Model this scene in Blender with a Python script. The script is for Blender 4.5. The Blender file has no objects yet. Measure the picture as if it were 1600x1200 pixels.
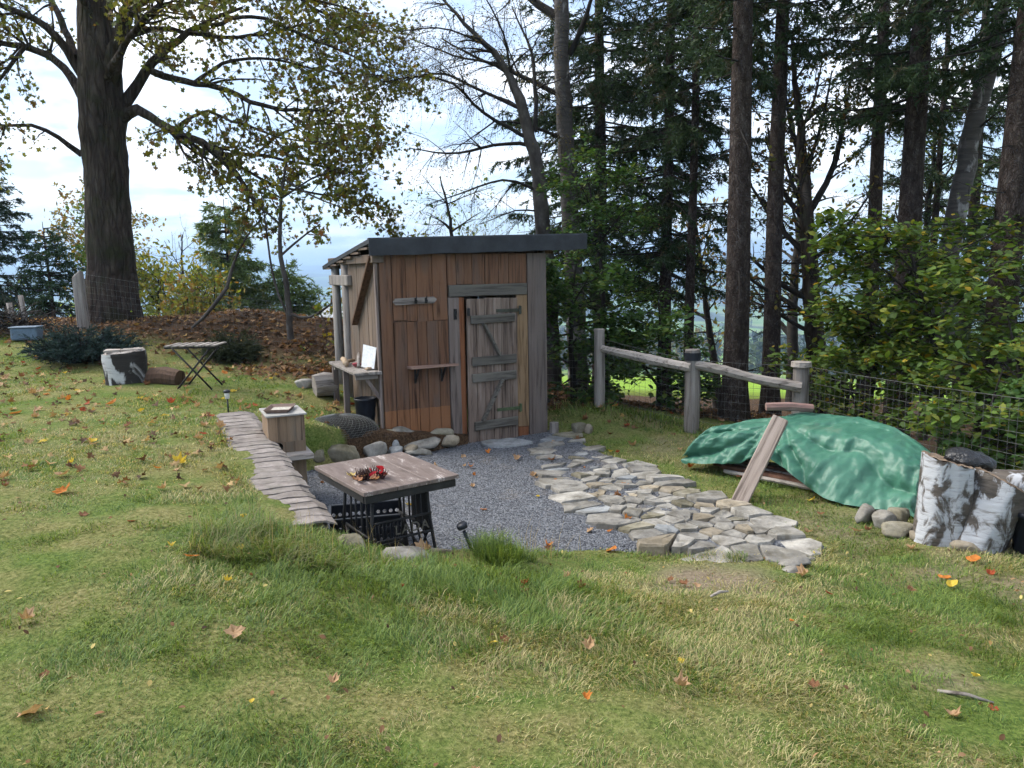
import bpy, bmesh, math, random
import numpy as np
from mathutils import Vector, Matrix

S = bpy.context.scene
COL = S.collection
rad = math.radians

# ---------------------------------------------------------------- camera
cam_d = bpy.data.cameras.new('camera')
cam = bpy.data.objects.new('camera', cam_d)
COL.objects.link(cam)
cam_d.sensor_width = 36.0
cam_d.lens = 36.0 * 1186.0 / 1600.0
cam_d.clip_start = 0.05
cam_d.clip_end = 30000.0
cam.location = (0, 0, 1.6)
cam.rotation_euler = (rad(90 - 8.6), rad(1.0), 0)
S.camera = cam

# ---------------------------------------------------------------- world: Nishita sky with broken cloud
SUN_AZ, SUN_EL = rad(-72), rad(46)
W = bpy.data.worlds.new('World')
S.world = W
W.use_nodes = True
wt = W.node_tree
wt.nodes.clear()
def wn(t, **k):
    n = wt.nodes.new(t)
    for a, b in k.items():
        setattr(n, a, b)
    return n
def wmath(op, a, b=None, c=None):
    n = wn('ShaderNodeMath', operation=op)
    for i, v in enumerate((a, b, c)):
        if v is None: continue
        if isinstance(v, (int, float)): n.inputs[i].default_value = v
        else: wt.links.new(v, n.inputs[i])
    return n.outputs[0]
sky = wn('ShaderNodeTexSky', sky_type='NISHITA')
sky.sun_disc = False
sky.sun_elevation = SUN_EL
sky.sun_rotation = SUN_AZ
sky.altitude = 600
sky.air_density = 1.0
sky.dust_density = 1.2
tc = wn('ShaderNodeTexCoord')
sx = wn('ShaderNodeSeparateXYZ')
wt.links.new(tc.outputs['Generated'], sx.inputs[0])
zz = wmath('ADD', wmath('MAXIMUM', sx.outputs[2], 0.0), 0.16)
cu = wmath('DIVIDE', sx.outputs[0], zz)
cv = wmath('DIVIDE', sx.outputs[1], zz)
cx = wn('ShaderNodeCombineXYZ')
wt.links.new(cu, cx.inputs[0]); wt.links.new(cv, cx.inputs[1])
n1 = wn('ShaderNodeTexNoise')
n1.inputs['Scale'].default_value = 1.15; n1.inputs['Detail'].default_value = 7; n1.inputs['Roughness'].default_value = 0.56
n1.inputs['Distortion'].default_value = 0.35
wt.links.new(cx.outputs[0], n1.inputs['Vector'])
r1 = wn('ShaderNodeValToRGB')
r1.color_ramp.elements[0].position = 0.40; r1.color_ramp.elements[0].color = (0.15, 0.15, 0.15, 1)
r1.color_ramp.elements[1].position = 0.60; r1.color_ramp.elements[1].color = (1, 1, 1, 1)
wt.links.new(n1.outputs['Fac'], r1.inputs[0])
n2 = wn('ShaderNodeTexNoise')
n2.inputs['Scale'].default_value = 1.9; n2.inputs['Detail'].default_value = 5; n2.inputs['Roughness'].default_value = 0.55
wt.links.new(cx.outputs[0], n2.inputs['Vector'])
r2 = wn('ShaderNodeValToRGB')
r2.color_ramp.elements[0].position = 0.42; r2.color_ramp.elements[0].color = (3.3, 4.0, 5.2, 1)
r2.color_ramp.elements[1].position = 0.58; r2.color_ramp.elements[1].color = (8.4, 8.4, 8.4, 1)
wt.links.new(n2.outputs['Fac'], r2.inputs[0])
mx = wn('ShaderNodeMix', data_type='RGBA')
wt.links.new(r1.outputs[0], mx.inputs['Factor'])
wt.links.new(sky.outputs[0], mx.inputs['A'])
wt.links.new(r2.outputs[0], mx.inputs['B'])
bg = wn('ShaderNodeBackground')
bg.inputs['Strength'].default_value = 0.1
wt.links.new(mx.outputs['Result'], bg.inputs['Color'])
wo = wn('ShaderNodeOutputWorld')
wt.links.new(bg.outputs[0], wo.inputs[0])

# ---------------------------------------------------------------- sun (veiled by thin cloud)
sl = bpy.data.lights.new('sun', 'SUN')
sl.energy = 2.4
sl.angle = rad(40)
sl.color = (1.0, 0.95, 0.87)
so = bpy.data.objects.new('sun', sl)
COL.objects.link(so)
sdir = Vector((math.sin(SUN_AZ) * math.cos(SUN_EL), math.cos(SUN_AZ) * math.cos(SUN_EL), math.sin(SUN_EL)))
so.rotation_euler = sdir.to_track_quat('Z', 'Y').to_euler()

S.view_settings.view_transform = 'Standard'
S.view_settings.look = 'None'
S.view_settings.exposure = 1.42
S.view_settings.gamma = 1.0
S.view_settings.use_curve_mapping = False
S.cycles.max_bounces = 5
S.cycles.use_adaptive_sampling = True
S.cycles.adaptive_threshold = 0.03
S.cycles.diffuse_bounces = 2
S.cycles.glossy_bounces = 2
S.cycles.transmission_bounces = 4
S.cycles.volume_bounces = 0
S.cycles.transparent_max_bounces = 4
S.cycles.use_denoising = True

# ---------------------------------------------------------------- terrain height
#TERRAIN-BEGIN
CP = np.array([
 (0,0,0),(-3,1,.06),(3,1,-.08),(0,2.3,-.03),(-2.5,3,.06),(1.5,2.5,-.13),(-1.35,4.6,-.02),(-.7,4.15,-.1),(.15,4.95,-.38),(.9,5.62,-.58),(-.7,4.6,-.2),(-.3,4.75,-.25),
 (2.1,5.2,-.53),(3.3,5.3,-.53),(3.2,3.5,-.36),(1.5,4.0,-.33),(-.2,3.4,-.12),(.4,4.2,-.28),
 (2,6.8,-.55),(2.3,9.75,-.58),(1.2,10.7,-.39),(3.6,9.3,-.64),(5,8,-.68),(5,5,-.58),(.66,9.0,-.57),(.4,10.4,-.5),(-.3,12,-.4),(3.1,11.2,-.68),(4.2,12.4,-.9),(2.0,12.2,-.62),(3,14,-1.2),(6,12,-1.5),
 (-2.2,6.4,.03),(-3.0,8.0,.1),(-5,9.7,.2),(-4,9.5,.17),(-6.6,11.3,.33),(-7.8,14.7,.78),(-4.6,12.8,.36),(-4.8,13.8,.86),(-2.9,10.6,.08),(-2.0,9.6,-.22),(-2.4,12.9,.3),(-1.9,13.7,.6),
 (-10,14,.75),(-9,9,.28),(-6,5,.12),(-12,16,.9),(-5,17,.1),(-8,20,-.2),(0,18,-1.2),(5,18,-2.3),(-14,20,.3),(-14,8,.5),(0,-4,.05),(8,2,-.5),(-8,1,.2),(9,9,-1.0),(10,18,-2.6)], float)
def _phi(r): return np.sqrt(r * r + 0.35)
def _rbf():
    P = CP[:, :2]; n = len(P)
    A = np.zeros((n + 3, n + 3))
    A[:n, :n] = _phi(np.linalg.norm(P[:, None] - P[None], axis=2))
    A[:n, n] = 1; A[:n, n + 1:] = P
    A[n:, :n] = A[:n, n:].T
    b = np.zeros(n + 3); b[:n] = CP[:, 2]
    return np.linalg.solve(A, b)
_RW = _rbf()
def lawn_z(x, y):
    x = np.asarray(x, float); y = np.asarray(y, float)
    sh = x.shape; X = x.ravel(); Y = y.ravel()
    out = np.zeros(len(X)); n = len(CP)
    for i in range(0, len(X), 20000):
        a = X[i:i+20000]; b = Y[i:i+20000]
        d = np.sqrt((a[:, None] - CP[None, :, 0])**2 + (b[:, None] - CP[None, :, 1])**2)
        out[i:i+20000] = _phi(d) @ _RW[:n] + _RW[n] + _RW[n+1] * a + _RW[n+2] * b
    return out.reshape(sh)
YARD_Z = -0.56
# the sunken gravel yard (polygon, counter-clockwise from the near left corner)
YARD = np.array([(-1.24,4.86),(-.75,4.76),(-.3,4.92),(.15,5.4),(.6,5.62),(1.05,5.66),(1.5,5.55),(2.0,5.38),(2.4,5.6),(2.15,6.3),(1.65,7.1),(1.3,8.1),(.95,8.9),(.72,9.5),(.5,10.15),(-.2,9.75),(-.62,9.35),(-1.0,9.0),(-1.3,8.82),(-1.7,8.55),(-2.15,8.25),(-2.76,7.95)], float)
def yard_sd(x, y):
    """signed distance to the yard polygon, negative inside"""
    x = np.asarray(x, float); y = np.asarray(y, float)
    d = np.full(x.shape, 1e9); ins = np.zeros(x.shape, bool)
    n = len(YARD)
    for i in range(n):
        a = YARD[i]; b = YARD[(i+1) % n]
        e = b - a
        t = np.clip(((x-a[0])*e[0] + (y-a[1])*e[1]) / (e @ e), 0, 1)
        d = np.minimum(d, np.hypot(x-a[0]-t*e[0], y-a[1]-t*e[1]))
        c = ((a[1] > y) != (b[1] > y))
        with np.errstate(divide='ignore', invalid='ignore'):
            xi = (b[0]-a[0]) * (y-a[1]) / (b[1]-a[1] + 1e-12) + a[0]
        ins ^= c & (x < xi)
    return np.where(ins, -d, d)
FAR_R = np.array([0, 14, 25, 45, 120, 300, 600, 1500, 3000, 6000, 9000.])
FAR_Z = np.array([0, -1.0, -2.4, -5.4, -15.5, -40, -74, -106, -85, 60, 60.])
def far_z(x, y):
    r = np.hypot(x, y)
    z = np.interp(r, FAR_R, FAR_Z)
    th = np.arctan2(x, y)
    und = np.sin(th * 7 + r / 900.) * 0.5 + np.sin(th * 17 + 1.3 + r / 400.) * 0.3
    return z + und * np.clip((r - 300) / 5000., 0, 1) * 45
def ground_z(x, y):
    x = np.asarray(x, float); y = np.asarray(y, float)
    z = lawn_z(x, y)
    r = np.hypot(x, y - 6)
    t = np.clip((r - 13) / 9, 0, 1); t = t * t * (3 - 2 * t)
    z = z * (1 - t) + far_z(x, y) * t
    sd = yard_sd(x, y)
    m = np.clip(0.5 - sd / 0.10, 0, 1); m = m * m * (3 - 2 * m)
    return z * (1 - m) + (YARD_Z - 0.03) * m
def gz(x, y): return float(ground_z(np.array([x]), np.array([y]))[0])
#TERRAIN-END

# ---------------------------------------------------------------- helpers
RNG = np.random.default_rng(7)
rnd = random.Random(11)
def tag(o, label=None, cat=None, group=None, kind=None):
    if label: o['label'] = label
    if cat: o['category'] = cat
    if group: o['group'] = group
    if kind: o['kind'] = kind
    return o
def empty(name, loc=(0, 0, 0), rz=0.0):
    o = bpy.data.objects.new(name, None)
    COL.objects.link(o)
    o.location = loc; o.rotation_euler = (0, 0, rz)
    o.empty_display_size = 0.1
    return o
def link(name, me, mat, parent=None, smooth=False):
    o = bpy.data.objects.new(name, me)
    COL.objects.link(o)
    if mat: me.materials.append(mat)
    if parent: o.parent = parent
    if smooth:
        me.polygons.foreach_set('use_smooth', np.ones(len(me.polygons), bool))
    return o
def big_mesh(name, V, F, cols=None):
    """V (n,3), F (m,k) arrays -> mesh; cols (n,3) linear colours per vertex"""
    V = np.ascontiguousarray(V, np.float32); F = np.ascontiguousarray(F, np.int32)
    me = bpy.data.meshes.new(name)
    m, k = F.shape
    me.vertices.add(len(V)); me.vertices.foreach_set('co', V.ravel())
    me.loops.add(m * k); me.loops.foreach_set('vertex_index', F.ravel())
    me.polygons.add(m); me.polygons.foreach_set('loop_start', np.arange(0, m * k, k, dtype=np.int32))
    me.update(calc_edges=True)
    if cols is not None:
        a = me.color_attributes.new('col', 'FLOAT_COLOR', 'POINT')
        c = np.ones((len(V), 4), np.float32); c[:, :3] = cols
        a.data.foreach_set('color', c.ravel())
    return me
class MB:
    """collects simple solids into one mesh"""
    def __init__(s): s.v = []; s.f = []
    def add(s, vs, fs):
        b = len(s.v); s.v += [tuple(v) for v in vs]; s.f += [tuple(i + b for i in f) for f in fs]; return s
    def box(s, x0, x1, y0, y1, z0, z1, j=0.0):
        vs = [(x, y, z) for z in (z0, z1) for y in (y0, y1) for x in (x0, x1)]
        if j: vs = [(x + rnd.uniform(-j, j), y + rnd.uniform(-j, j) * .4, z + rnd.uniform(-j, j)) for x, y, z in vs]
        return s.add(vs, [(0, 2, 3, 1), (4, 5, 7, 6), (0, 1, 5, 4), (2, 6, 7, 3), (0, 4, 6, 2), (1, 3, 7, 5)])
    def beam(s, a, b, w, h, up=(0, 0, 1)):
        a = Vector(a); b = Vector(b); d = (b - a).normalized(); up = Vector(up)
        if abs(d.dot(up)) > .95: up = Vector((0, 1, 0))
        x = d.cross(up).normalized(); y = x.cross(d)
        vs = [p + x * sx * w / 2 + y * sy * h / 2 for p in (a, b) for sy in (-1, 1) for sx in (-1, 1)]
        return s.add(vs, [(0, 1, 3, 2), (4, 6, 7, 5), (0, 4, 5, 1), (2, 3, 7, 6), (0, 2, 6, 4), (1, 5, 7, 3)])
    def tube(s, pts, rs, n=8, cap=True, wob=0.0):
        V, F = tube_np(np.array(pts, float), np.array(rs, float) if np.ndim(rs) else np.full(len(pts), rs), n, wob)
        s.add(V.tolist(), F.tolist())
        if cap:
            b = len(s.v) - len(V)
            s.f.append(tuple(b + i for i in range(n))[::-1]); s.f.append(tuple(b + len(V) - n + i for i in range(n)))
        return s
    def lathe(s, prof, n=20, c=(0, 0, 0), cap=True):
        vs = [(c[0] + r * math.cos(2 * math.pi * i / n), c[1] + r * math.sin(2 * math.pi * i / n), c[2] + z) for r, z in prof for i in range(n)]
        fs = [(k * n + i, k * n + (i + 1) % n, (k + 1) * n + (i + 1) % n, (k + 1) * n + i) for k in range(len(prof) - 1) for i in range(n)]
        b = len(s.v); s.add(vs, fs)
        if cap:
            s.f.append(tuple(b + i for i in range(n))[::-1]); s.f.append(tuple(b + (len(prof) - 1) * n + i for i in range(n)))
        return s
    def build(s, name, mat, parent=None, smooth=False, bevel=0.0):
        me = bpy.data.meshes.new(name)
        me.from_pydata(s.v, [], s.f); me.update()
        o = link(name, me, mat, parent, smooth)
        if bevel:
            m = o.modifiers.new('bevel', 'BEVEL'); m.width = bevel; m.segments = 1; m.limit_method = 'ANGLE'
        return o
def tube_np(P, R, n=6, wob=0.0):
    P = np.asarray(P, float); R = np.asarray(R, float); m = len(P)
    T = np.gradient(P, axis=0); T /= np.linalg.norm(T, axis=1)[:, None] + 1e-9
    ref = np.array([0.0, 1.0, 0.0]) if abs(T[0][2]) > .7 else np.array([0, 0, 1.0])
    A = np.cross(T, ref); A /= np.linalg.norm(A, axis=1)[:, None] + 1e-9
    Bn = np.cross(T, A)
    th = np.linspace(0, 2 * np.pi, n, endpoint=False)
    rr = R[:, None] * (1 + (RNG.uniform(-wob, wob, (m, n)) if wob else 0))
    V = P[:, None] + rr[:, :, None] * (np.cos(th)[None, :, None] * A[:, None] + np.sin(th)[None, :, None] * Bn[:, None])
    i = np.arange(m - 1)[:, None] * n; k = np.arange(n)[None]; k2 = (k + 1) % n
    F = np.stack([i + k, i + k2, i + n + k2, i + n + k], -1).reshape(-1, 4)
    return V.reshape(-1, 3), F
def vnoise(x, y, seed=0):
    """cheap smooth value noise on arrays, 0..1"""
    x = np.asarray(x, float); y = np.asarray(y, float)
    xi = np.floor(x).astype(np.int64); yi = np.floor(y).astype(np.int64)
    fx = x - xi; fy = y - yi; fx = fx * fx * (3 - 2 * fx); fy = fy * fy * (3 - 2 * fy)
    def h(a, b):
        v = (a * 374761393 + b * 668265263 + seed * 974711) & 0x7fffffff
        v = ((v ^ (v >> 13)) * 1274126177) & 0x7fffffff
        return ((v ^ (v >> 16)) & 0xffff) / 65535.0
    return (h(xi, yi) * (1 - fx) + h(xi + 1, yi) * fx) * (1 - fy) + (h(xi, yi + 1) * (1 - fx) + h(xi + 1, yi + 1) * fx) * fy
def fbm(x, y, seed=0, o=4):
    s = 0; a = .5; t = 0
    for i in range(o):
        s = s + a * vnoise(x * 2**i, y * 2**i, seed + i * 17); t += a; a *= .5
    return s / t

# ---------------------------------------------------------------- materials
def nodes(name):
    m = bpy.data.materials.new(name); m.use_nodes = True
    nt = m.node_tree; nt.nodes.clear()
    out = nt.nodes.new('ShaderNodeOutputMaterial')
    return m, nt, out
def ramp(nt, fac, cols, pos=None):
    r = nt.nodes.new('ShaderNodeValToRGB')
    e = r.color_ramp.elements
    n = len(cols)
    pos = pos or [0.3 + 0.4 * i / max(n - 1, 1) for i in range(n)]
    while len(e) < n: e.new(0.5)
    for i in range(n):
        e[i].position = pos[i]; e[i].color = (*cols[i], 1)
    nt.links.new(fac, r.inputs[0])
    return r.outputs[0]
def noise(nt, vec, scale, detail=4, rough=.55, dist=0.0):
    n = nt.nodes.new('ShaderNodeTexNoise')
    n.inputs['Scale'].default_value = scale; n.inputs['Detail'].default_value = detail
    n.inputs['Roughness'].default_value = rough; n.inputs['Distortion'].default_value = dist
    nt.links.new(vec, n.inputs['Vector'])
    return n.outputs['Fac']
def mixc(nt, fac, a, b, mode='MIX'):
    m = nt.nodes.new('ShaderNodeMix'); m.data_type = 'RGBA'; m.blend_type = mode
    for s, v in ((m.inputs['Factor'], fac), (m.inputs['A'], a), (m.inputs['B'], b)):
        if isinstance(v, (int, float)): s.default_value = v
        elif isinstance(v, tuple): s.default_value = (*v, 1)
        else: nt.links.new(v, s)
    return m.outputs['Result']
def mth(nt, op, a, b=None, c=None):
    n = nt.nodes.new('ShaderNodeMath'); n.operation = op
    for i, v in enumerate((a, b, c)):
        if v is None: continue
        if isinstance(v, (int, float)): n.inputs[i].default_value = v
        else: nt.links.new(v, n.inputs[i])
    return n.outputs[0]
def coords(nt, stretch=(1, 1, 1), perobj=True, space='Object'):
    tcn = nt.nodes.new('ShaderNodeTexCoord')
    mp = nt.nodes.new('ShaderNodeMapping'); mp.inputs['Scale'].default_value = stretch
    nt.links.new(tcn.outputs[space], mp.inputs['Vector'])
    if perobj:
        oi = nt.nodes.new('ShaderNodeObjectInfo')
        k = mth(nt, 'MULTIPLY', oi.outputs['Random'], 91.7)
        nt.links.new(k, mp.inputs['Location'])
        return mp.outputs[0], oi.outputs['Random'], tcn.outputs[space]
    return mp.outputs[0], None, tcn.outputs[space]
def finish(nt, out, col, rough=.8, bump=None, bstr=.3, bdist=.01, spec=.3, metallic=0.0):
    b = nt.nodes.new('ShaderNodeBsdfPrincipled')
    if isinstance(col, tuple): b.inputs['Base Color'].default_value = (*col, 1)
    else: nt.links.new(col, b.inputs['Base Color'])
    if isinstance(rough, (int, float)): b.inputs['Roughness'].default_value = rough
    else: nt.links.new(rough, b.inputs['Roughness'])
    b.inputs['Specular IOR Level'].default_value = spec
    b.inputs['Metallic'].default_value = metallic
    if bump is not None:
        bn = nt.nodes.new('ShaderNodeBump')
        bn.inputs['Strength'].default_value = bstr; bn.inputs['Distance'].default_value = bdist
        nt.links.new(bump, bn.inputs['Height']); nt.links.new(bn.outputs[0], b.inputs['Normal'])
    nt.links.new(b.outputs[0], out.inputs['Surface'])
    return b
def simple(name, cols, scale=6, stretch=(1, 1, 1), rough=.8, bstr=.3, bdist=.01, fine=40, spec=.3, var=.25, detail=5, pos=None, metallic=0.0, stain=None):
    """two-scale noise between the given colours, value varied per object"""
    m, nt, out = nodes(name)
    v, r, _ = coords(nt, stretch)
    a = noise(nt, v, scale, detail, .6)
    f = noise(nt, v, fine, 3, .6)
    c = ramp(nt, a, cols, pos)
    c = mixc(nt, .35, c, ramp(nt, f, [(.35, .35, .35), (1, 1, 1)]), 'MULTIPLY')
    k = mth(nt, 'MULTIPLY_ADD', r, var * 2, 1 - var)
    cc = nt.nodes.new('ShaderNodeCombineColor')
    for i in range(3): nt.links.new(k, cc.inputs[i])
    c = mixc(nt, 1.0, c, cc.outputs[0], 'MULTIPLY')
    if stain:
        sm = ramp(nt, noise(nt, v, scale * .55, 6, .7, .5), [(0, 0, 0), (1, 1, 1)], [.5, .66])
        c = mixc(nt, mth(nt, 'MULTIPLY', sm, .65), c, stain)
    h = mth(nt, 'ADD', a, mth(nt, 'MULTIPLY', f, .5))
    finish(nt, out, c, rough, h, bstr, bdist, spec, metallic)
    return m
def wood(name, cols, axis=2, rough=.75, var=.22, knots=True, bstr=.5, grain=1.0, gray=None, band=None, pos=None):
    """plank wood with grain along an axis; gray = weathered colour worn in by noise; band = (z, colour) unweathered wood below z"""
    m, nt, out = nodes(name)
    st = [26, 26, 26]; st[axis] = 1.3
    v, r, raw = coords(nt, tuple(st))
    st2 = [5, 5, 5]; st2[axis] = .9
    v2, _, _ = coords(nt, tuple(st2))
    g = noise(nt, v, 1.0 * grain, 6, .62, .6)
    b = noise(nt, v2, 1.0, 4, .6, .8)
    c = ramp(nt, mth(nt, 'ADD', mth(nt, 'MULTIPLY', g, .65), mth(nt, 'MULTIPLY', b, .35)), cols, pos)
    if gray:
        gm = ramp(nt, b, [(0, 0, 0), (1, 1, 1)], [.47, .74])
        gv = mixc(nt, g, gray, tuple(x * .55 for x in gray))
        c = mixc(nt, gm, c, gv)
    if band:
        sp = nt.nodes.new('ShaderNodeSeparateXYZ'); nt.links.new(raw, sp.inputs[0])
        zz_ = mth(nt, 'ADD', sp.outputs[2], mth(nt, 'MULTIPLY', b, .03))
        bm_ = mth(nt, 'LESS_THAN', zz_, band[0])
        bc = mixc(nt, g, band[1], tuple(x * .6 for x in band[1]))
        c = mixc(nt, mth(nt, 'MULTIPLY', bm_, .9), c, bc)
    dk = ramp(nt, g, [(.25, .22, .2), (1, 1, 1)], [.30, .46])
    c = mixc(nt, .75, c, dk, 'MULTIPLY')
    k = mth(nt, 'MULTIPLY_ADD', r, var * 2, 1 - var)
    cc = nt.nodes.new('ShaderNodeCombineColor')
    for i in range(3): nt.links.new(k, cc.inputs[i])
    c = mixc(nt, 1.0, c, cc.outputs[0], 'MULTIPLY')
    finish(nt, out, c, rough, g, bstr, .006, .2)
    return m
def leafmat(name, rough=.6, trans=.35, spec=.25):
    m, nt, out = nodes(name)
    at = nt.nodes.new('ShaderNodeAttribute'); at.attribute_name = 'col'
    b = finish(nt, out, at.outputs['Color'], rough, None, spec=spec)
    if trans:
        t = nt.nodes.new('ShaderNodeBsdfTranslucent')
        tcol = mixc(nt, 1.0, at.outputs['Color'], (1.5, 1.4, .8), 'MULTIPLY')
        nt.links.new(tcol, t.inputs['Color'])
        mxs = nt.nodes.new('ShaderNodeMixShader'); mxs.inputs[0].default_value = trans
        nt.links.new(b.outputs[0], mxs.inputs[1]); nt.links.new(t.outputs[0], mxs.inputs[2])
        nt.links.new(mxs.outputs[0], out.inputs['Surface'])
    return m
def flat(name, col, rough=.6, spec=.3, metallic=0.0):
    return simple(name, [tuple(c * .85 for c in col), tuple(c * 1.12 for c in col)], 9, rough=rough, bstr=.08, spec=spec, var=.05, metallic=metallic)

def bark(name, cols, scale=7, stretch=(1, 1, .22), bstr=1.0, bdist=.04, moss=None):
    m, nt, out = nodes(name)
    v, r, raw = coords(nt, stretch)
    vo = nt.nodes.new('ShaderNodeTexVoronoi'); vo.feature = 'DISTANCE_TO_EDGE'
    vo.inputs['Scale'].default_value = scale * 1.6
    wv = nt.nodes.new('ShaderNodeVectorMath'); wv.operation = 'ADD'
    nn = nt.nodes.new('ShaderNodeTexNoise'); nn.inputs['Scale'].default_value = scale; nt.links.new(v, nn.inputs['Vector'])
    sc = nt.nodes.new('ShaderNodeVectorMath'); sc.operation = 'SCALE'; sc.inputs[3].default_value = .22
    nt.links.new(nn.outputs['Color'], sc.inputs[0]); nt.links.new(v, wv.inputs[0]); nt.links.new(sc.outputs[0], wv.inputs[1])
    nt.links.new(wv.outputs[0], vo.inputs['Vector'])
    ed = ramp(nt, vo.outputs['Distance'], [(0, 0, 0), (1, 1, 1)], [0.0, .28])
    a = noise(nt, v, scale, 6, .65)
    c = ramp(nt, a, cols)
    c = mixc(nt, .6, c, ramp(nt, ed, [(.3, .27, .25), (1, 1, 1)], [0, 1]), 'MULTIPLY')
    if moss:
        mm = ramp(nt, noise(nt, raw, 2.2, 5, .6), [(0, 0, 0), (1, 1, 1)], [.5, .68])
        c = mixc(nt, mth(nt, 'MULTIPLY', mm, .7), c, moss)
    h = mth(nt, 'ADD', mth(nt, 'MULTIPLY', ed, .8), a)
    finish(nt, out, c, .95, h, bstr, bdist, .1)
    return m
def birchbark(name, white=(.62, .61, .58), dark=(.035, .03, .027), amount=.5, hscale=1.0):
    m, nt, out = nodes(name)
    v, r, raw = coords(nt, (2.2 * hscale, 2.2 * hscale, 14 * hscale))
    st = noise(nt, v, 1.6, 5, .62)
    v2, _, _ = coords(nt, (1, 1, .55))
    pt = noise(nt, v2, 4.2 * hscale, 5, .6, .5)
    c = ramp(nt, st, [(.2, .19, .18), white, tuple(x * 1.12 for x in white)], [.34, .45, .7])
    pm = ramp(nt, pt, [(0, 0, 0), (1, 1, 1)], [amount, amount + .07])
    c = mixc(nt, pm, c, ramp(nt, st, [dark, tuple(x * 2.6 for x in dark)]))
    h = mth(nt, 'SUBTRACT', st, mth(nt, 'MULTIPLY', pm, .5))
    finish(nt, out, c, .7, h, .6, .012, .25)
    return m

MT = {}
MT['front_board'] = wood('front_board', [(.062, .031, .019), (.15, .077, .044), (.21, .112, .065)], gray=(.135, .10, .082), band=(-.055, (.31, .14, .064)), var=.09)
MT['hatch_board'] = wood('hatch_board', [(.07, .034, .02), (.165, .083, .046), (.235, .12, .068)], gray=(.125, .09, .07), var=.09)
MT['grey_board'] = wood('grey_board', [(.085, .065, .055), (.17, .135, .118), (.23, .19, .17)], gray=(.18, .152, .138))
MT['side_board'] = wood('side_board', [(.085, .06, .044), (.155, .113, .083), (.21, .16, .12)], gray=(.16, .135, .115), var=.12)
MT['yellow_board'] = wood('yellow_board', [(.11, .07, .04), (.2, .13, .072), (.24, .162, .095)])
MT['orange_board'] = wood('orange_board', [(.11, .045, .022), (.2, .08, .038), (.25, .105, .05)])
MT['door_board'] = wood('door_board', [(.07, .049, .039), (.165, .122, .098), (.26, .205, .17)], pos=[.36, .5, .64], grain=.9, var=.12)
MT['ledge_wood'] = wood('ledge_wood', [(.055, .05, .042), (.12, .11, .095), (.16, .15, .125)], axis=0)
MT['old_wood_h'] = wood('old_wood_h', [(.14, .12, .105), (.30, .265, .235), (.40, .36, .32)], axis=0)
MT['old_wood_v'] = wood('old_wood_v', [(.12, .105, .092), (.25, .222, .2), (.36, .33, .30)], axis=2)
MT['dark_wood'] = wood('dark_wood', [(.05, .03, .02), (.11, .065, .042), (.15, .09, .06)], axis=2)
MT['shelf_wood'] = wood('shelf_wood', [(.15, .09, .065), (.27, .17, .13), (.33, .22, .17)], axis=0)
MT['box_wood'] = wood('box_wood', [(.12, .078, .048), (.22, .15, .095), (.28, .2, .13)], axis=2, gray=(.17, .145, .115))
MT['cut_wood'] = simple('cut_wood', [(.28, .2, .13), (.45, .34, .23)], 5, fine=30, bdist=.005)
MT['felt'] = simple('felt', [(.030, .033, .038), (.055, .060, .068)], 5, fine=120, rough=.85, bstr=.35, bdist=.004, var=.05)
MT['iron'] = simple('iron', [(.012, .012, .013), (.03, .028, .027)], 14, fine=80, rough=.55, var=.1)
MT['green_iron'] = simple('green_iron', [(.05, .075, .035), (.09, .12, .06)], 14, fine=80, rough=.7, var=.1)
MT['dark_iron'] = simple('dark_iron', [(.03, .035, .025), (.07, .07, .05)], 14, fine=80, rough=.7, var=.1)
MT['black_plastic'] = flat('black_plastic', (.018, .020, .027), .45)
MT['wire'] = simple('wire', [(.10, .105, .10), (.19, .19, .18)], 20, rough=.5, metallic=.3, var=.1)
MT['stone'] = simple('stone', [(.095, .085, .068), (.215, .20, .175), (.30, .282, .25), (.38, .355, .31)], 5.5, fine=38, rough=.92, bstr=.8, bdist=.012, var=.28, pos=[.28, .42, .55, .7], stain=(.10, .088, .06))
MT['stone_tan'] = simple('stone_tan', [(.16, .13, .085), (.28, .235, .17), (.36, .315, .25)], 5.5, fine=38, rough=.92, bstr=.8, bdist=.012, var=.25, stain=(.14, .12, .09))
MT['stone_blue'] = simple('stone_blue', [(.13, .135, .135), (.25, .258, .26), (.34, .35, .35)], 5.5, fine=38, rough=.92, bstr=.8, bdist=.012, var=.25, stain=(.12, .11, .09))
MT['stone_dark'] = simple('stone_dark', [(.085, .075, .045), (.19, .17, .12), (.28, .255, .20)], 5.5, fine=38, rough=.95, bstr=.8, bdist=.015, var=.25)
MT['tile'] = simple('tile', [(.14, .12, .108), (.225, .195, .177), (.29, .257, .238)], 9, fine=46, rough=.9, bstr=.7, bdist=.008, var=.12, stain=(.13, .12, .095))
MT['leaf'] = leafmat('leaf')
MT['needle'] = leafmat('needle', .7, .12, .2)
MT['grass'] = leafmat('grass', .55, .35, .25)
MT['dead_leaf'] = leafmat('dead_leaf', .75, .2, .15)
MT['maple_bark'] = bark('maple_bark', [(.022, .017, .014), (.062, .048, .040), (.11, .088, .074)], 6, (1, 1, .2), moss=(.03, .035, .014))
MT['spruce_bark'] = bark('spruce_bark', [(.035, .026, .022), (.075, .058, .05), (.125, .105, .095)], 14, (1, 1, .5), bdist=.02)
MT['twig_bark'] = simple('twig_bark', [(.012, .010, .008), (.036, .029, .024)], 6, fine=30, rough=.9, var=.1)
MT['birch_bark'] = birchbark('birch_bark', (.22, .21, .2), amount=.36)
MT['birch_grey'] = simple('birch_grey', [(.03, .025, .021), (.065, .055, .048), (.12, .108, .098)], 6, stretch=(1, 1, .6), fine=40, rough=.85, var=.1)
MT['birch_white'] = birchbark('birch_white', (.38, .39, .41), dark=(.045, .038, .032), amount=.475, hscale=1.6)

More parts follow.
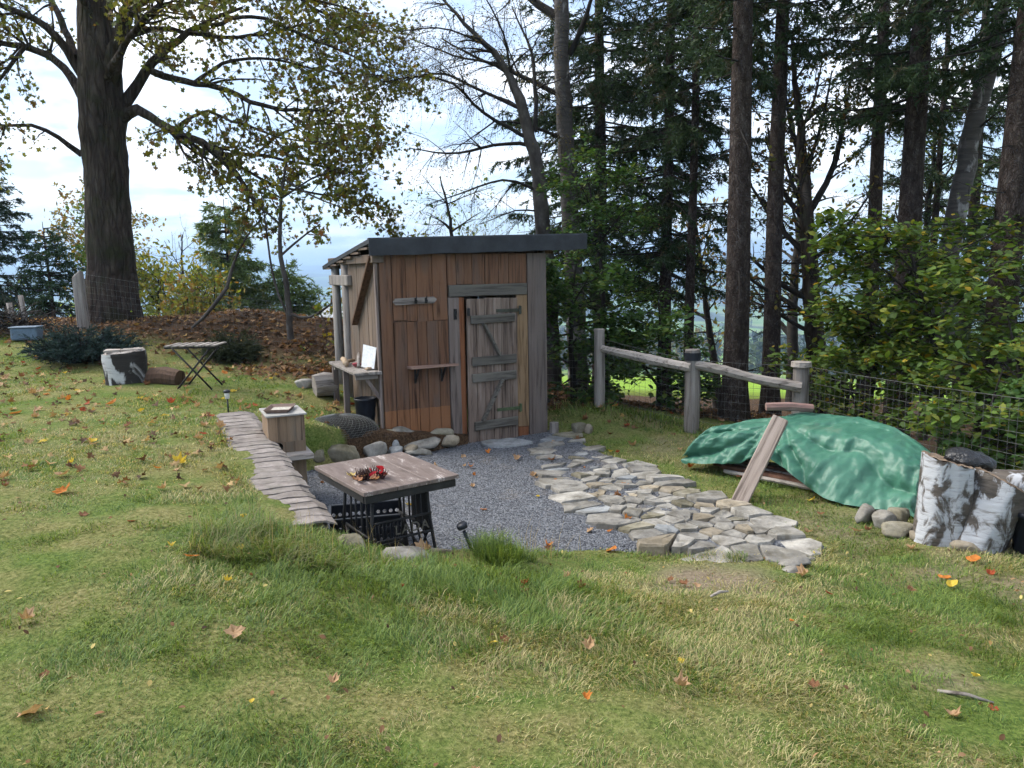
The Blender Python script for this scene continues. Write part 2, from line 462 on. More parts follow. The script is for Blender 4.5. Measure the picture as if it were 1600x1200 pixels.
# ================================================================ THE SETTING
def litter_mask(x, y):
    """how much the ground is covered by brown leaf litter"""
    n = fbm(x * .9, y * .9, 3)
    bank = np.clip((y - 11.4 + .15 * (x + 4)) / 1.6, 0, 1) * (x < 1.5)
    side = np.clip((y - 10.6) / 1.2, 0, 1) * (x > 0.8)
    patch = np.exp(-((x + 3.0)**2 / 1.3 + (y - 11.5)**2 / .7))
    u_ = (x + 1.57) * .9026 + (y - 9.0) * .4305; v_ = -(x + 1.57) * .4305 + (y - 9.0) * .9026
    base = 1.0 * ((u_ > -.6) & (u_ < 1.1) & (v_ > -.75) & (v_ < .05))
    return np.clip(np.maximum(np.maximum(np.maximum(bank, side), patch), base) * 1.3 - n * .45 + .1, 0, 1)
def soil_mask(x, y):
    n = fbm(x * 1.6, y * 1.6, 8)
    a = np.exp(-((x - 1.15)**2 / .35 + (y - 4.75)**2 / .35)) * 1.1
    a = np.maximum(a, np.exp(-((x - 3.4)**2 / .25 + (y - 4.6)**2 / .5)) * .8)
    a = np.maximum(a, np.exp(-((x - 3.6)**2 / .8 + (y - 5.6)**2 / .15)) * 1.0)
    return np.clip(a + (n - .62) * 2.2 * (x > .2), 0, 1)

# ---- lawn sheet
xs = np.concatenate([np.arange(-16, -3.2, .2), np.arange(-3.2, 3.2, .05), np.arange(3.2, 12.01, .2)])
ys = np.concatenate([np.arange(-4, 4, .16), np.arange(4, 10.5, .05), np.arange(10.5, 23, .16)])
XX, YY = np.meshgrid(xs, ys)
ZZ = ground_z(XX, YY)
inside = yard_sd(XX, YY) < .02
ZZ = ZZ + np.where(inside, 0, (fbm(XX * 3, YY * 3, 1) - .5) * .05 + (fbm(XX * .8, YY * .8, 5) - .5) * .06)
V = np.stack([XX, YY, ZZ], -1).reshape(-1, 3)
nx, ny = len(xs), len(ys)
ii = (np.arange(ny - 1)[:, None] * nx + np.arange(nx - 1)[None]).ravel()
F = np.stack([ii, ii + 1, ii + nx + 1, ii + nx], -1)
lc = np.zeros((len(V), 3)); lc[:, 0] = litter_mask(V[:, 0], V[:, 1]); lc[:, 1] = soil_mask(V[:, 0], V[:, 1])
me = big_mesh('lawn', V, F, lc)
m, nt, out = nodes('lawn_ground')
v, _, raw = coords(nt, perobj=False)
at = nt.nodes.new('ShaderNodeAttribute'); at.attribute_name = 'col'
sp = nt.nodes.new('ShaderNodeSeparateColor'); nt.links.new(at.outputs['Color'], sp.inputs[0])
g1 = noise(nt, v, 1.7, 5, .6); g2 = noise(nt, v, 42, 5, .7); g3 = noise(nt, v, 11, 4, .6)
thatch = ramp(nt, g2, [(.07, .075, .02), (.19, .18, .065), (.34, .30, .14)], [.3, .5, .72])
green = ramp(nt, g2, [(.04, .065, .014), (.105, .155, .032), (.19, .225, .06)], [.3, .5, .72])
c = mixc(nt, ramp(nt, g1, [(0, 0, 0), (1, 1, 1)], [.4, .6]), thatch, green)
soil = ramp(nt, g2, [(.10, .075, .05), (.24, .19, .13), (.34, .28, .2)], [.3, .5, .72])
c = mixc(nt, sp.outputs[1], c, soil)
lit = ramp(nt, g2, [(.020, .013, .008), (.07, .042, .024), (.14, .09, .05)], [.32, .5, .7])
c = mixc(nt, sp.outputs[0], c, lit)
finish(nt, out, c, .95, mth(nt, 'ADD', g2, g3), .9, .03, .1)
lawn = tag(link('lawn', me, m, smooth=True), 'mown lawn sloping round the sunken gravel yard', 'lawn', kind='structure')

# ---- gravel sheet of the sunken yard
gx = np.arange(-2.9, 2.7, .05); gy = np.arange(4.6, 10.3, .05)
GX, GY = np.meshgrid(gx, gy)
GZ = YARD_Z + (fbm(GX * 1.5, GY * 1.5, 4) - .5) * .045 + (fbm(GX * 9, GY * 9, 6) - .5) * .016
sd = yard_sd(GX, GY).ravel()
nx = len(gx)
ii = (np.arange(len(gy) - 1)[:, None] * nx + np.arange(nx - 1)[None]).ravel()
F = np.stack([ii, ii + 1, ii + nx + 1, ii + nx], -1)
F = F[(sd[F] < .07).all(1)]
GZ = GZ - np.clip((sd.reshape(GZ.shape) + .03) / .1, 0, 1) * .07
use = np.unique(F); rm = np.full(len(sd), -1); rm[use] = np.arange(len(use))
V = np.stack([GX, GY, GZ], -1).reshape(-1, 3)[use]
m, nt, out = nodes('gravel')
v, _, _ = coords(nt, perobj=False)
vo = nt.nodes.new('ShaderNodeTexVoronoi'); vo.inputs['Scale'].default_value = 62; nt.links.new(v, vo.inputs['Vector'])
hs = nt.nodes.new('ShaderNodeSeparateColor'); nt.links.new(vo.outputs['Color'], hs.inputs[0])
c = ramp(nt, hs.outputs[0], [(.05, .053, .062), (.115, .12, .136), (.19, .197, .21)], [.1, .5, .95])
tn = ramp(nt, noise(nt, v, 1.3, 4, .6), [(0, 0, 0), (1, 1, 1)], [.56, .75])
c = mixc(nt, mth(nt, 'MULTIPLY', tn, .5), c, (.25, .2, .15))
finish(nt, out, c, .9, mth(nt, 'SUBTRACT', 1.0, vo.outputs['Distance']), 1.0, .02, .2)
gravel_mat = m
gravel_yard = tag(link('gravel_yard', big_mesh('gravel_yard', V, rm[F]), m, smooth=True), 'grey gravel floor of the sunken yard', 'gravel', kind='structure')
# loose chips on it
n = 30000
px = RNG.uniform(-2.8, 2.5, n); py = RNG.uniform(4.7, 10.2, n)
k = yard_sd(px, py) < -.03; px, py = px[k], py[k]; n = len(px)
pz = YARD_Z + (fbm(px * 1.5, py * 1.5, 4) - .5) * .045 + (fbm(px * 9, py * 9, 6) - .5) * .016
sz = RNG.uniform(.005, .011, n)
base = np.array([(1, 0, -.35), (-.5, .87, -.35), (-.5, -.87, -.35), (.1, .1, .75)])
a = RNG.uniform(0, 6.28, n); ca, sa = np.cos(a), np.sin(a)
jit = RNG.uniform(.6, 1.4, (n, 4, 3))
P = base[None] * jit * sz[:, None, None]
V = np.stack([P[..., 0] * ca[:, None] - P[..., 1] * sa[:, None] + px[:, None], P[..., 0] * sa[:, None] + P[..., 1] * ca[:, None] + py[:, None], P[..., 2] + pz[:, None] + .003], -1).reshape(-1, 3)
F = (np.array([(0, 1, 3), (1, 2, 3), (2, 0, 3)])[None] + (np.arange(n) * 4)[:, None, None]).reshape(-1, 3)
gcol = np.repeat(RNG.uniform(.06, .22, n)[:, None] * np.array([.95, 1.0, 1.1])[None], 4, 0)
chips = tag(link('gravel_chips', big_mesh('gravel_chips', V, F, gcol), leafmat('chip', .9, 0)), 'loose grey stone chips strewn over the sunken yard', 'gravel', kind='stuff')

# ---- land beyond: log-polar sheet out to the horizon
th = np.linspace(-math.pi, math.pi, 181)
rr = np.concatenate([np.linspace(11, 60, 30), np.geomspace(66, 9000, 50)])
RR, TT = np.meshgrid(rr, th)
X2 = RR * np.sin(TT); Y2 = RR * np.cos(TT)
Z2 = ground_z(X2, Y2)
Z2 = np.where(RR < 80, Z2 - .25 * np.clip((26 - RR) / 12, 0, 1), Z2)
Z2[(np.abs(X2 + 2) < 13.5) & (Y2 > -4) & (Y2 < 22.5)] -= .6
nr = len(rr)
ii = (np.arange(len(th) - 1)[:, None] * nr + np.arange(nr - 1)[None]).ravel()
F = np.stack([ii, ii + nr, ii + nr + 1, ii + 1], -1)
V = np.stack([X2, Y2, Z2], -1).reshape(-1, 3)
m, nt, out = nodes('far_land')
v, _, raw = coords(nt, perobj=False)
f1 = noise(nt, v, .0032, 3, .5); f2 = noise(nt, v, .35, 4, .6); f3 = noise(nt, v, .011, 2, .5)
fields = ramp(nt, f3, [(.07, .14, .025), (.15, .26, .04), (.20, .24, .08)], [.38, .5, .62])
woods = ramp(nt, f2, [(.018, .028, .012), (.05, .06, .025)])
c = mixc(nt, ramp(nt, f1, [(0, 0, 0), (1, 1, 1)], [.49, .51]), fields, woods)
# the mown meadow just below the trees
ln = nt.nodes.new('ShaderNodeVectorMath'); ln.operation = 'LENGTH'; nt.links.new(raw, ln.inputs[0])
near = ramp(nt, mth(nt, 'DIVIDE', ln.outputs['Value'], 400.), [(1, 1, 1), (0, 0, 0)], [.30, .36])
c = mixc(nt, near, c, ramp(nt, f2, [(.14, .235, .022), (.21, .32, .03)]))
wd = ramp(nt, mth(nt, 'DIVIDE', ln.outputs['Value'], 40.), [(1, 1, 1), (0, 0, 0)], [.56, .7])
c = mixc(nt, wd, c, ramp(nt, noise(nt, v, 9, 5, .7), [(.025, .018, .01), (.10, .07, .04)]))
finish(nt, out, c, .95, None, spec=.1)
tag(link('valley_ground', big_mesh('valley_ground', V, F), m, smooth=True), 'hillside meadow falling away to hazy fields and blue hills', 'land', kind='structure')

# ---- far woods in the valley
def far_wood():
    PP = []; NN = []; CC = []
    got = 0
    for t in range(30000):
        r = 10 ** rnd.uniform(math.log10(330), math.log10(2600)); a = rnd.uniform(-.72, .72)
        x, y = r * math.sin(a), r * math.cos(a)
        if vnoise(np.array([x / 190.]), np.array([y / 190.]), 9)[0] < .50: continue
        z = float(far_z(np.array([x]), np.array([y]))[0])
        h = rnd.uniform(11, 20); w = h * rnd.uniform(.18, .3); con = rnd.random() < .55
        k = 64
        t_ = RNG.random(k) ** (.8 if con else 1.0)
        rr_ = w * ((1.05 - t_) if con else np.sqrt(np.clip(1 - (2 * t_ - 1.0) ** 2, .05, 1))) * np.sqrt(RNG.random(k))
        th_ = RNG.uniform(0, 6.283, k)
        PP.append(np.stack([x + rr_ * np.cos(th_), y + rr_ * np.sin(th_), z - .5 + h * t_], -1))
        c = (.016, .034, .014) if con else rnd.choice([(.05, .07, .02), (.12, .10, .025), (.10, .06, .02), (.035, .06, .02)])
        CC.append(np.array(c)[None] * rnd.uniform(.7, 1.3) * RNG.uniform(.6, 1.4, (k, 1)))
        got += 1
        if got >= 1700: break
    P = np.concatenate(PP); n = len(P); C_ = np.concatenate(CC)
    d = RNG.normal(size=(n, 3, 3)); d /= np.linalg.norm(d, axis=2)[..., None]
    V = (P[:, None] + d * RNG.uniform(.9, 2.0, (n, 1, 1))).reshape(-1, 3)
    me = big_mesh('far_wood', V, np.arange(len(V)).reshape(-1, 3), np.repeat(C_, 3, 0))
    tag(link('far_wood', me, MT['needle']), 'hazy patches of woodland across the valley', 'woodland', kind='stuff')
far_wood()

# ---- haze
hb = MB().box(-9500, 9500, -9500, 9500, -190, 175).build('haze', None)
m = bpy.data.materials.new('haze'); m.use_nodes = True
nt = m.node_tree; nt.nodes.clear()
out = nt.nodes.new('ShaderNodeOutputMaterial')
pv = nt.nodes.new('ShaderNodeVolumePrincipled')
pv.inputs['Color'].default_value = (.50, .72, 1, 1); pv.inputs['Density'].default_value = 4.0e-4; pv.inputs['Anisotropy'].default_value = .2
nt.links.new(pv.outputs[0], out.inputs['Volume'])
hb.data.materials.append(m)
tag(hb, 'thin blue haze over the valley', 'haze', kind='stuff')

# ---- stones
def ico(sub):
    bm = bmesh.new(); bmesh.ops.create_icosphere(bm, subdivisions=sub, radius=1)
    V = np.array([v.co[:] for v in bm.verts]); F = np.array([[v.index for v in f.verts] for f in bm.faces]); bm.free()
    return V, F
IV, IF = ico(3)
def rock(name, loc, size, rz, mat, parent=None, seed=0, flat_top=True, tilt=(0, 0), cuts=10):
    r = np.random.default_rng(seed)
    V = IV.copy()
    V = np.sign(V) * np.abs(V) ** .75
    for i in range(cuts):
        n = r.normal(size=3); n[2] *= .6; n /= np.linalg.norm(n)
        d = r.uniform(.55, .9)
        s = V @ n - d
        V -= np.where(s > 0, s * .92, 0)[:, None] * n
    V += (r.random(V.shape) - .5) * .05
    V *= np.array(size) / 2
    M_ = Matrix.Rotation(rz, 3, 'Z') @ Matrix.Rotation(tilt[0], 3, 'X') @ Matrix.Rotation(tilt[1], 3, 'Y')
    V = V @ np.array(M_).T
    me = big_mesh(name, V, IF)
    o = link(name, me, mat, parent)
    o.location = loc
    return o
def clip(poly, nrm, d):
    out_ = []
    for i in range(len(poly)):
        a, b = poly[i], poly[(i + 1) % len(poly)]
        sa = a[0] * nrm[0] + a[1] * nrm[1] - d; sb = b[0] * nrm[0] + b[1] * nrm[1] - d
        if sa <= 0: out_.append(a)
        if (sa < 0) != (sb < 0) and abs(sa - sb) > 1e-12:
            t = sa / (sa - sb); out_.append((a[0] + t * (b[0] - a[0]), a[1] + t * (b[1] - a[1])))
    return out_
def slab(name, poly, z, h, mat, parent, tiltv=(0, 0)):
    """flat field stone: irregular outline, chamfered rim, uneven top"""
    c = np.mean(poly, 0); n = len(poly)
    P = np.array(poly) - c
    # break up long edges
    Q = []
    for i in range(n):
        a, b = P[i], P[(i + 1) % n]
        L_ = np.hypot(*(b - a)); k = max(1, int(L_ / .11))
        for j in range(k):
            q = a + (b - a) * j / k
            Q.append(q * (1 + rnd.uniform(-.07, .05)))
    Q = np.array(Q); n = len(Q)
    rings = []
    for s, zz_, j in ((1.04, -.05, 0), (1.0, h * .70, .010), (.955, h * .98, .009), (.5, h * 1.0, .009)):
        rings.append(np.column_stack([Q * s, np.full(n, zz_) + RNG.uniform(-j, j, n)]))
    V = np.concatenate(rings + [np.array([[0, 0, h]])])
    V[:, 2] += V[:, 0] * tiltv[0] + V[:, 1] * tiltv[1]
    F = []
    for r_ in range(3):
        for i in range(n):
            F.append((r_ * n + i, r_ * n + (i + 1) % n, (r_ + 1) * n + (i + 1) % n, (r_ + 1) * n + i))
    for i in range(n): F.append((3 * n + i, 3 * n + (i + 1) % n, 4 * n))
    me = bpy.data.meshes.new(name); me.from_pydata(V.tolist(), [], F); me.update()
    o = link(name, me, mat, parent); o.location = (c[0], c[1], z)
    return o
PATH = [(.50, 9.3), (.42, 8.4), (.50, 7.5), (.76, 6.5), (1.12, 5.85), (1.6, 5.42), (2.02, 5.42), (2.15, 5.75), (1.92, 6.4), (1.5, 7.2), (1.18, 8.2), (.88, 9.0), (.70, 9.6)]
PA = np.array(PATH)
def in_poly(x, y, P):
    ins = False
    for i in range(len(P)):
        a, b = P[i], P[(i + 1) % len(P)]
        if (a[1] > y) != (b[1] > y) and x < (b[0] - a[0]) * (y - a[1]) / (b[1] - a[1]) + a[0]: ins = not ins
    return ins
pts = []
for t in range(4000):
    x, y = rnd.uniform(.3, 2.5), rnd.uniform(5.1, 9.6)
    md = rnd.choice([.11, .145, .2, .27])
    if in_poly(x, y, PATH) and all(math.hypot(x - q[0], y - q[1]) > md for q in pts): pts.append((x, y))
def cells(pts, shrink):
    res = []
    for i, p in enumerate(pts):
        rr_ = .19 + .12 * ((i * 37) % 10) / 10
        poly = [(p[0] + rr_ * (1 + .22 * math.sin(i + a * 2.3)) * math.cos(a * .628), p[1] + rr_ * (1 + .22 * math.cos(i * 3 + a * 1.7)) * math.sin(a * .628)) for a in range(10)]
        for j, q in enumerate(pts):
            if i == j or math.hypot(p[0] - q[0], p[1] - q[1]) > .75: continue
            nr_ = np.array(q) - np.array(p); L_ = np.hypot(*nr_); nr_ = nr_ / L_
            poly = clip(poly, nr_, nr_ @ p + L_ / 2 - shrink)
            if len(poly) < 3: break
        res.append(poly)
    return res
for it in range(1):
    pts = [tuple(.5 * np.mean(c_, 0) + .5 * np.array(p_)) if len(c_) > 2 else p_ for c_, p_ in zip(cells(pts, 0), pts)]
stone_path = MB()
k0 = [(x, y) for x, y in PATH]
stone_path.add([(x, y, YARD_Z + .012) for x, y in k0], [tuple(range(len(k0)))])
path_o = tag(stone_path.build('stone_path', gravel_mat), 'curved band of flat field stones along the right of the gravel yard', 'stone path', kind='structure')
for poly in cells(pts, .007):
    if len(poly) < 3: continue
    cc_ = np.mean(poly, 0)
    far_ = cc_[1] > 7.9
    if far_ and rnd.random() < .25: continue
    mt_ = MT[rnd.choice(['stone', 'stone', 'stone', 'stone', 'stone', 'stone', 'stone_blue', 'stone_tan', 'stone_dark'])]
    z = max(YARD_Z, gz(*cc_)) if not in_poly(cc_[0], cc_[1], YARD.tolist()) else YARD_Z
    s_ = .82 if far_ else 1.0
    slab('stone', [tuple(cc_ + (np.array(q) - cc_) * s_) for q in poly], z, rnd.uniform(.012, .035) if far_ else rnd.uniform(.012, .05), mt_, path_o, (rnd.uniform(-.09, .09), rnd.uniform(-.12, .06)))

# ---- retaining wall capped with overlapping tiles
WN, WF = np.array([-1.38, 4.72]), np.array([-3.02, 8.02])
wd_ = (WF - WN) / np.linalg.norm(WF - WN); wp = np.array([wd_[1], -wd_[0]])
WL = float(np.linalg.norm(WF - WN))
wall = MB()
for i in range(10):
    a = WN + wd_ * WL * i / 10; b = WN + wd_ * WL * (i + 1) / 10
    za = lawn_z(*a) - .015; zb = lawn_z(*b) - .015
    w_ = .17 + rnd.uniform(-.012, .012)
    vs = []
    for p_, zt in ((a, za), (b, zb)):
        for s_ in (-1, 1):
            q = p_ + wp * s_ * w_
            vs += [(q[0], q[1], YARD_Z - .1), (q[0], q[1], float(zt))]
    wall.add(vs, [(0, 1, 3, 2), (4, 6, 7, 5), (0, 4, 5, 1), (2, 3, 7, 6), (1, 5, 7, 3)])
wall_o = tag(wall.build('retaining_wall', MT['stone_dark']), 'low retaining wall capped with overlapping pinkish grey tiles', 'wall', kind='thing')
NT = 25
for i in range(NT):
    s0 = WL * (i - .15) / NT; s1 = WL * (i + 1.35) / NT
    nL = 7; rows = 4; vs = []
    e0 = [rnd.uniform(-.012, .016) for _ in range(nL)]
    lap = rnd.uniform(.003, .011)
    wr = .215 + rnd.uniform(-.012, .016); wl = .2 + rnd.uniform(-.008, .008)
    for tz in (0.011, 0.0):
        for r_ in range(rows):
            f_ = r_ / (rows - 1); s_ = s0 + (s1 - s0) * f_
            for j in range(nL):
                t_ = -wl + (wl + wr) * j / (nL - 1) + rnd.uniform(-.006, .006)
                p_ = WN + wd_ * (s_ + e0[j] * (1 - f_)) + wp * t_
                zb = float(lawn_z(*(WN + wd_ * s_)))
                curl = -.035 * max(0, (j - 4.4) / 1.6) ** 2
                vs.append((p_[0], p_[1], zb + .012 + tz + (1 - f_) * lap + curl + rnd.uniform(-.003, .003)))
    fs = []; N_ = nL * rows
    for r_ in range(rows - 1):
        for j in range(nL - 1):
            q = r_ * nL + j
            fs.append((q, q + nL, q + nL + 1, q + 1)[::-1]); fs.append((N_ + q, N_ + q + nL, N_ + q + nL + 1, N_ + q + 1))
    for j in range(nL - 1): fs += [(j, j + 1, N_ + j + 1, N_ + j), (N_ - nL + j, 2 * N_ - nL + j, 2 * N_ - nL + j + 1, N_ - nL + j + 1)]
    for r_ in range(rows - 1):
        a = r_ * nL; b = a + nL - 1
        fs += [(a, N_ + a, N_ + a + nL, a + nL), (b, b + nL, N_ + b + nL, N_ + b)]
    mb = MB().add(vs, fs)
    mb.build('tile', MT['tile'], wall_o, smooth=False)

# ================================================================ THE SHED  (local x = along the front, y = depth, z = world height)
SB = rad(25.5)
SO = (-1.57, 9.0)
shed = tag(empty('garden_shed', (SO[0], SO[1], 0), SB), 'small weathered wooden shed with flat black felt roof and plank door', 'shed')
def shed_pt(u, v, z=0.0):
    return (SO[0] + u * math.cos(SB) - v * math.sin(SB), SO[1] + u * math.sin(SB) + v * math.cos(SB), z)
def part(name, parent): 
    o = empty(name); o.parent = parent; return o
def boards(parent, u0, u1, z0, z1, mat, widths, y0=0.0, th=.022, top=None, name='board', axis='x', bot=None):
    u = u0; i = 0
    while u < u1 - .01:
        w = min(widths[i % len(widths)], u1 - u)
        if u1 - (u + w) < .03: w = u1 - u
        dy = rnd.uniform(-.004, .004); zt = z1 if top is None else top(u + w / 2)
        zb = z0 + rnd.uniform(-.012, .012)
        mb = MB()
        if axis == 'x': mb.box(u + .002, u + w - .003, y0 - th + dy, y0 + dy, zb, zt)
        else: mb.box(y0 - th + dy, y0 + dy, u + .002, u + w - .003, zb, zt)
        mb.build(name, MT[mat] if isinstance(mat, str) else mat[i % len(mat)], parent, bevel=.003)
        u += w; i += 1
RZ = lambda v: 1.965 - .105 * v          # roof underside height along the depth
DEP = 2.2
fw = part('front_wall', shed)
# dark backing so that no light shows through the joints
MB().box(.03, 1.02, .005, .03, -.45, 1.8).box(1.02, 1.78, .005, .03, 1.28, 1.8).box(1.78, 2.2, .005, .03, -.55, 1.8).build('backing', MT['dark_wood'], fw)
boards(fw, 0, .15, -.37, 1.80, 'front_board', [.15])
boards(fw, .155, .845, 1.005, 1.80, 'hatch_board', [.17, .13, .2, .19])
boards(fw, .155, .845, -.40, .995, 'front_board', [.16, .13, .12, .15, .13])
boards(fw, .85, 1.93, 1.425, 1.80, 'front_board', [.12, .21, .17, .19, .14, .25])
boards(fw, 1.945, 2.22, -.58, 1.80, 'grey_board', [.275], y0=-.004)
# posts and strip round the door
MB().box(.85, .99, -.04, 0, -.47, 1.27).build('door_post', MT['grey_board'], fw, bevel=.004)
MB().box(.995, 1.065, -.018, 0, -.5, 1.27).build('door_jamb', MT['orange_board'], fw, bevel=.003)
MB().box(1.775, 1.935, -.034, 0, -.44, 1.275).build('hinge_post', MT['yellow_board'], fw, bevel=.004)
MB().box(1.775, 1.93, -.026, 0, -.58, -.445).build('hinge_post', MT['orange_board'], fw, bevel=.004)
MB().box(.86, 1.925, -.055, -.0, 1.28, 1.42, .006).build('lintel', MT['ledge_wood'], fw, bevel=.005)
# door, hung a little ajar
door = part('door', shed)
door.location = (1.77, -.03, 0); door.rotation_euler = (0, rad(.6), rad(3.0))
u = -.715; 
for w in (.13, .115, .12, .11, .125, .115):
    MB().box(u + .002, u + w - .003, -.026 + rnd.uniform(-.003, .003), 0, -.575 + rnd.uniform(-.012, .012), 1.245 + rnd.uniform(-.01, .006)).build('plank', MT['door_board'], door, bevel=.003)
    u += w
for z, du in ((.995, .0), (.47, .0), (.265, 0), (-.345, .01)):
    mb = MB(); mb.box(-.655 + du, -.03, -.062, -.03, z - .055, z + .055, .006)
    o = mb.build('ledge', MT['ledge_wood'], door, bevel=.005); o.rotation_euler = (0, rad(-1.2), 0)
MB().beam((-.51, -.045, .945), (-.28, -.045, .52), .03, .105, (0, -1, 0)).build('brace', MT['ledge_wood'], door, bevel=.004)
MB().beam((-.245, -.045, .215), (-.53, -.045, -.30), .03, .105, (0, -1, 0)).build('brace', MT['ledge_wood'], door, bevel=.004)
for z, mt_ in ((1.085, 'dark_iron'), (-.18, 'green_iron')):
    mb = MB().box(-.31, .03, -.036, -.028, z - .02, z + .02).box(.028, .05, -.04, -.03, z - .05, z + .05).lathe([(.012, -.055), (.012, .055)], 8, (.022, -.042, z))
    for k in range(4): mb.lathe([(.007, 0), (.007, .006)], 6, (-.27 + k * .08, -.04, z - .003))
    mb.build('hinge', MT[mt_], door)
MB().lathe([(.008, -.05), (.02, -.045), (.02, .045), (.008, .05)], 8, (-.70, -.045, 1.08)).build('knob', MT['iron'], door)
# latch on the post
mb = MB().box(.915, .955, -.052, -.04, 1.0, 1.13); mb.tube([(.935, -.055, 1.11), (.935, -.09, 1.10), (.935, -.085, 1.06), (.935, -.06, 1.03)], .008, 6)
mb.build('latch', MT['iron'], shed)
# coat hook board
mb = MB()
outl = [(.155, 1.24), (.185, 1.275), (.66, 1.285), (.695, 1.255), (.66, 1.215), (.185, 1.205)]
mb.add([(x, -.048, z) for x, z in outl] + [(x, -.024, z) for x, z in outl], [(0, 1, 2, 3, 4, 5)[::-1], (6, 7, 8, 9, 10, 11)] + [(i, (i + 1) % 6, 6 + (i + 1) % 6, 6 + i)[::-1] for i in range(6)])
hb_ = mb.build('hook_board', MT['old_wood_h'], shed, bevel=.004)
for hx in (.43, .56):
    m2 = MB().box(hx - .014, hx + .014, -.054, -.048, 1.215, 1.28)
    m2.tube([(hx, -.054, 1.235), (hx, -.09, 1.225), (hx, -.105, 1.255)], .007, 6); m2.tube([(hx, -.054, 1.265), (hx, -.085, 1.275), (hx, -.09, 1.3)], .006, 6)
    m2.build('hook', MT['iron'], hb_)
# small folding shelf
sh = MB().box(.30, .90, -.24, -.026, .385, .415, .004).build('wall_shelf', MT['shelf_wood'], shed, bevel=.004)
for bx in (.40, .74):
    MB().box(bx - .012, bx + .012, -.05, -.026, .2, .383).beam((bx, -.04, .215), (bx, -.19, .378), .02, .02).build('bracket', MT['iron'], sh)
# left side wall, open bay behind it
sw = part('side_wall', shed)
boards(sw, .0, 1.42, -.42, 0, 'side_board', [.16, .14, .17, .15, .14, .18], y0=.0, th=.022, top=lambda v: RZ(v) - .12, axis='y')
MB().box(.004, .03, .02, 1.42, -.40, 1.6).build('backing', MT['dark_wood'], sw)
MB().box(-.05, -.0225, -.035, .03, -.40, 1.80).build('corner_post', MT['grey_board'], shed, bevel=.004)
MB().beam((-.045, .03, 1.77), (-.045, 1.0, .93), .04, .12, (-1, 0, 0)).build('roof_brace', MT['dark_wood'], shed, bevel=.004)
for v_ in (1.5, 2.12):
    MB().tube([(-.03, v_, -.45), (-.032, v_, .5), (-.03, v_, RZ(v_) - .05)], [.07, .065, .062], 10, wob=.05).build('post', MT['old_wood_v'], shed, smooth=True)
MB().box(-.08, .06, -.05, 2.35, 1.70, 1.80).build('wall_plate', MT['side_board'], shed, bevel=.006)
shed.children[-1].rotation_euler = (rad(-4.5), 0, 0); shed.children[-1].location = (0, 0, .04)
MB().box(-.09, .02, 1.2, 2.3, 1.42, 1.56).build('side_beam', MT['old_wood_v'], shed, bevel=.01)
# right and rear walls
rw = part('right_wall', shed)
boards(rw, .0, DEP, -.62, 0, 'grey_board', [.18, .2, .22], y0=2.222, th=.022, top=lambda v: RZ(v) - .1, axis='y')
bw = part('rear_wall', shed)
boards(bw, .3, 2.2, -.55, RZ(DEP) - .1, 'side_board', [.2, .18, .22], y0=DEP + .02)
# roof: boards under black felt, turned down over the front edge
roof = part('roof', shed)
nU = 24; vs = []; fs = []
R0, R1_, VB0, VB1 = -.13, 2.76, -.13, 2.5
for t_ in (0, 1):
    for j, v_ in enumerate((VB0, .6, 1.3, 1.9, VB1)):
        for i in range(nU + 1):
            u_ = R0 + (R1_ - R0) * i / nU
            vs.append((u_ + rnd.uniform(-.003, .003), v_, RZ(v_) + .022 * u_ - (0 if t_ == 0 else .05) + rnd.uniform(-.004, .004) + (.0 if j < 4 else -.01)))
N_ = 5 * (nU + 1)
for j in range(4):
    for i in range(nU):
        q = j * (nU + 1) + i; fs += [(q, q + 1, q + nU + 2, q + nU + 1), (N_ + q, N_ + q + nU + 1, N_ + q + nU + 2, N_ + q + 1)]
for i in range(nU):
    fs += [(i, N_ + i, N_ + i + 1, i + 1), (N_ - nU - 1 + i, N_ - nU + i, 2 * N_ - nU + i, 2 * N_ - nU - 1 + i)]
for j in range(4):
    a = j * (nU + 1); b = a + nU
    fs += [(a, a + nU + 1, N_ + a + nU + 1, N_ + a), (b, N_ + b, N_ + b + nU + 1, b + nU + 1)]
MB().add(vs, fs).build('roof_sheet', MT['felt'], roof)
vs = []; fs = []
for k_, (dy, dz) in enumerate(((.06, .006), (-.008, .008), (-.016, -.01), (-.014, -.1), (-.012, -.195), (.0, -.195), (.0, -.05))):
    for i in range(nU + 1):
        u_ = R0 - .004 + (R1_ - R0 + .008) * i / nU
        zt = RZ(VB0) + .022 * u_
        wv_ = (math.sin(i * 1.1) * .004 + rnd.uniform(-.003, .003)) * (1 if k_ in (3, 4) else .3)
        vs.append((u_, VB0 + dy + wv_, zt + dz + (wv_ if k_ == 4 else 0)))
for k_ in range(6):
    for i in range(nU):
        q = k_ * (nU + 1) + i; fs.append((q, q + nU + 1, q + nU + 2, q + 1))
fs += [tuple(k_ * (nU + 1) for k_ in range(7)), tuple(k_ * (nU + 1) + nU for k_ in range(6, -1, -1))]
MB().add(vs, fs).build('fascia', MT['felt'], roof)
for v_ in (.12, .9, 1.7):
    MB().box(R0 + .12, 2.4, v_, v_ + .09, RZ(v_) - .16, RZ(v_) - .055).build('rafter', MT['dark_wood'], roof, bevel=.004)
for i in range(6):
    v_ = .02 + i * .41
    MB().box(R0 + .01, -.09, v_, v_ + .4, RZ(v_ + .2) - .085, RZ(v_ + .2) - .06).build('eave_board', MT['side_board'], roof)
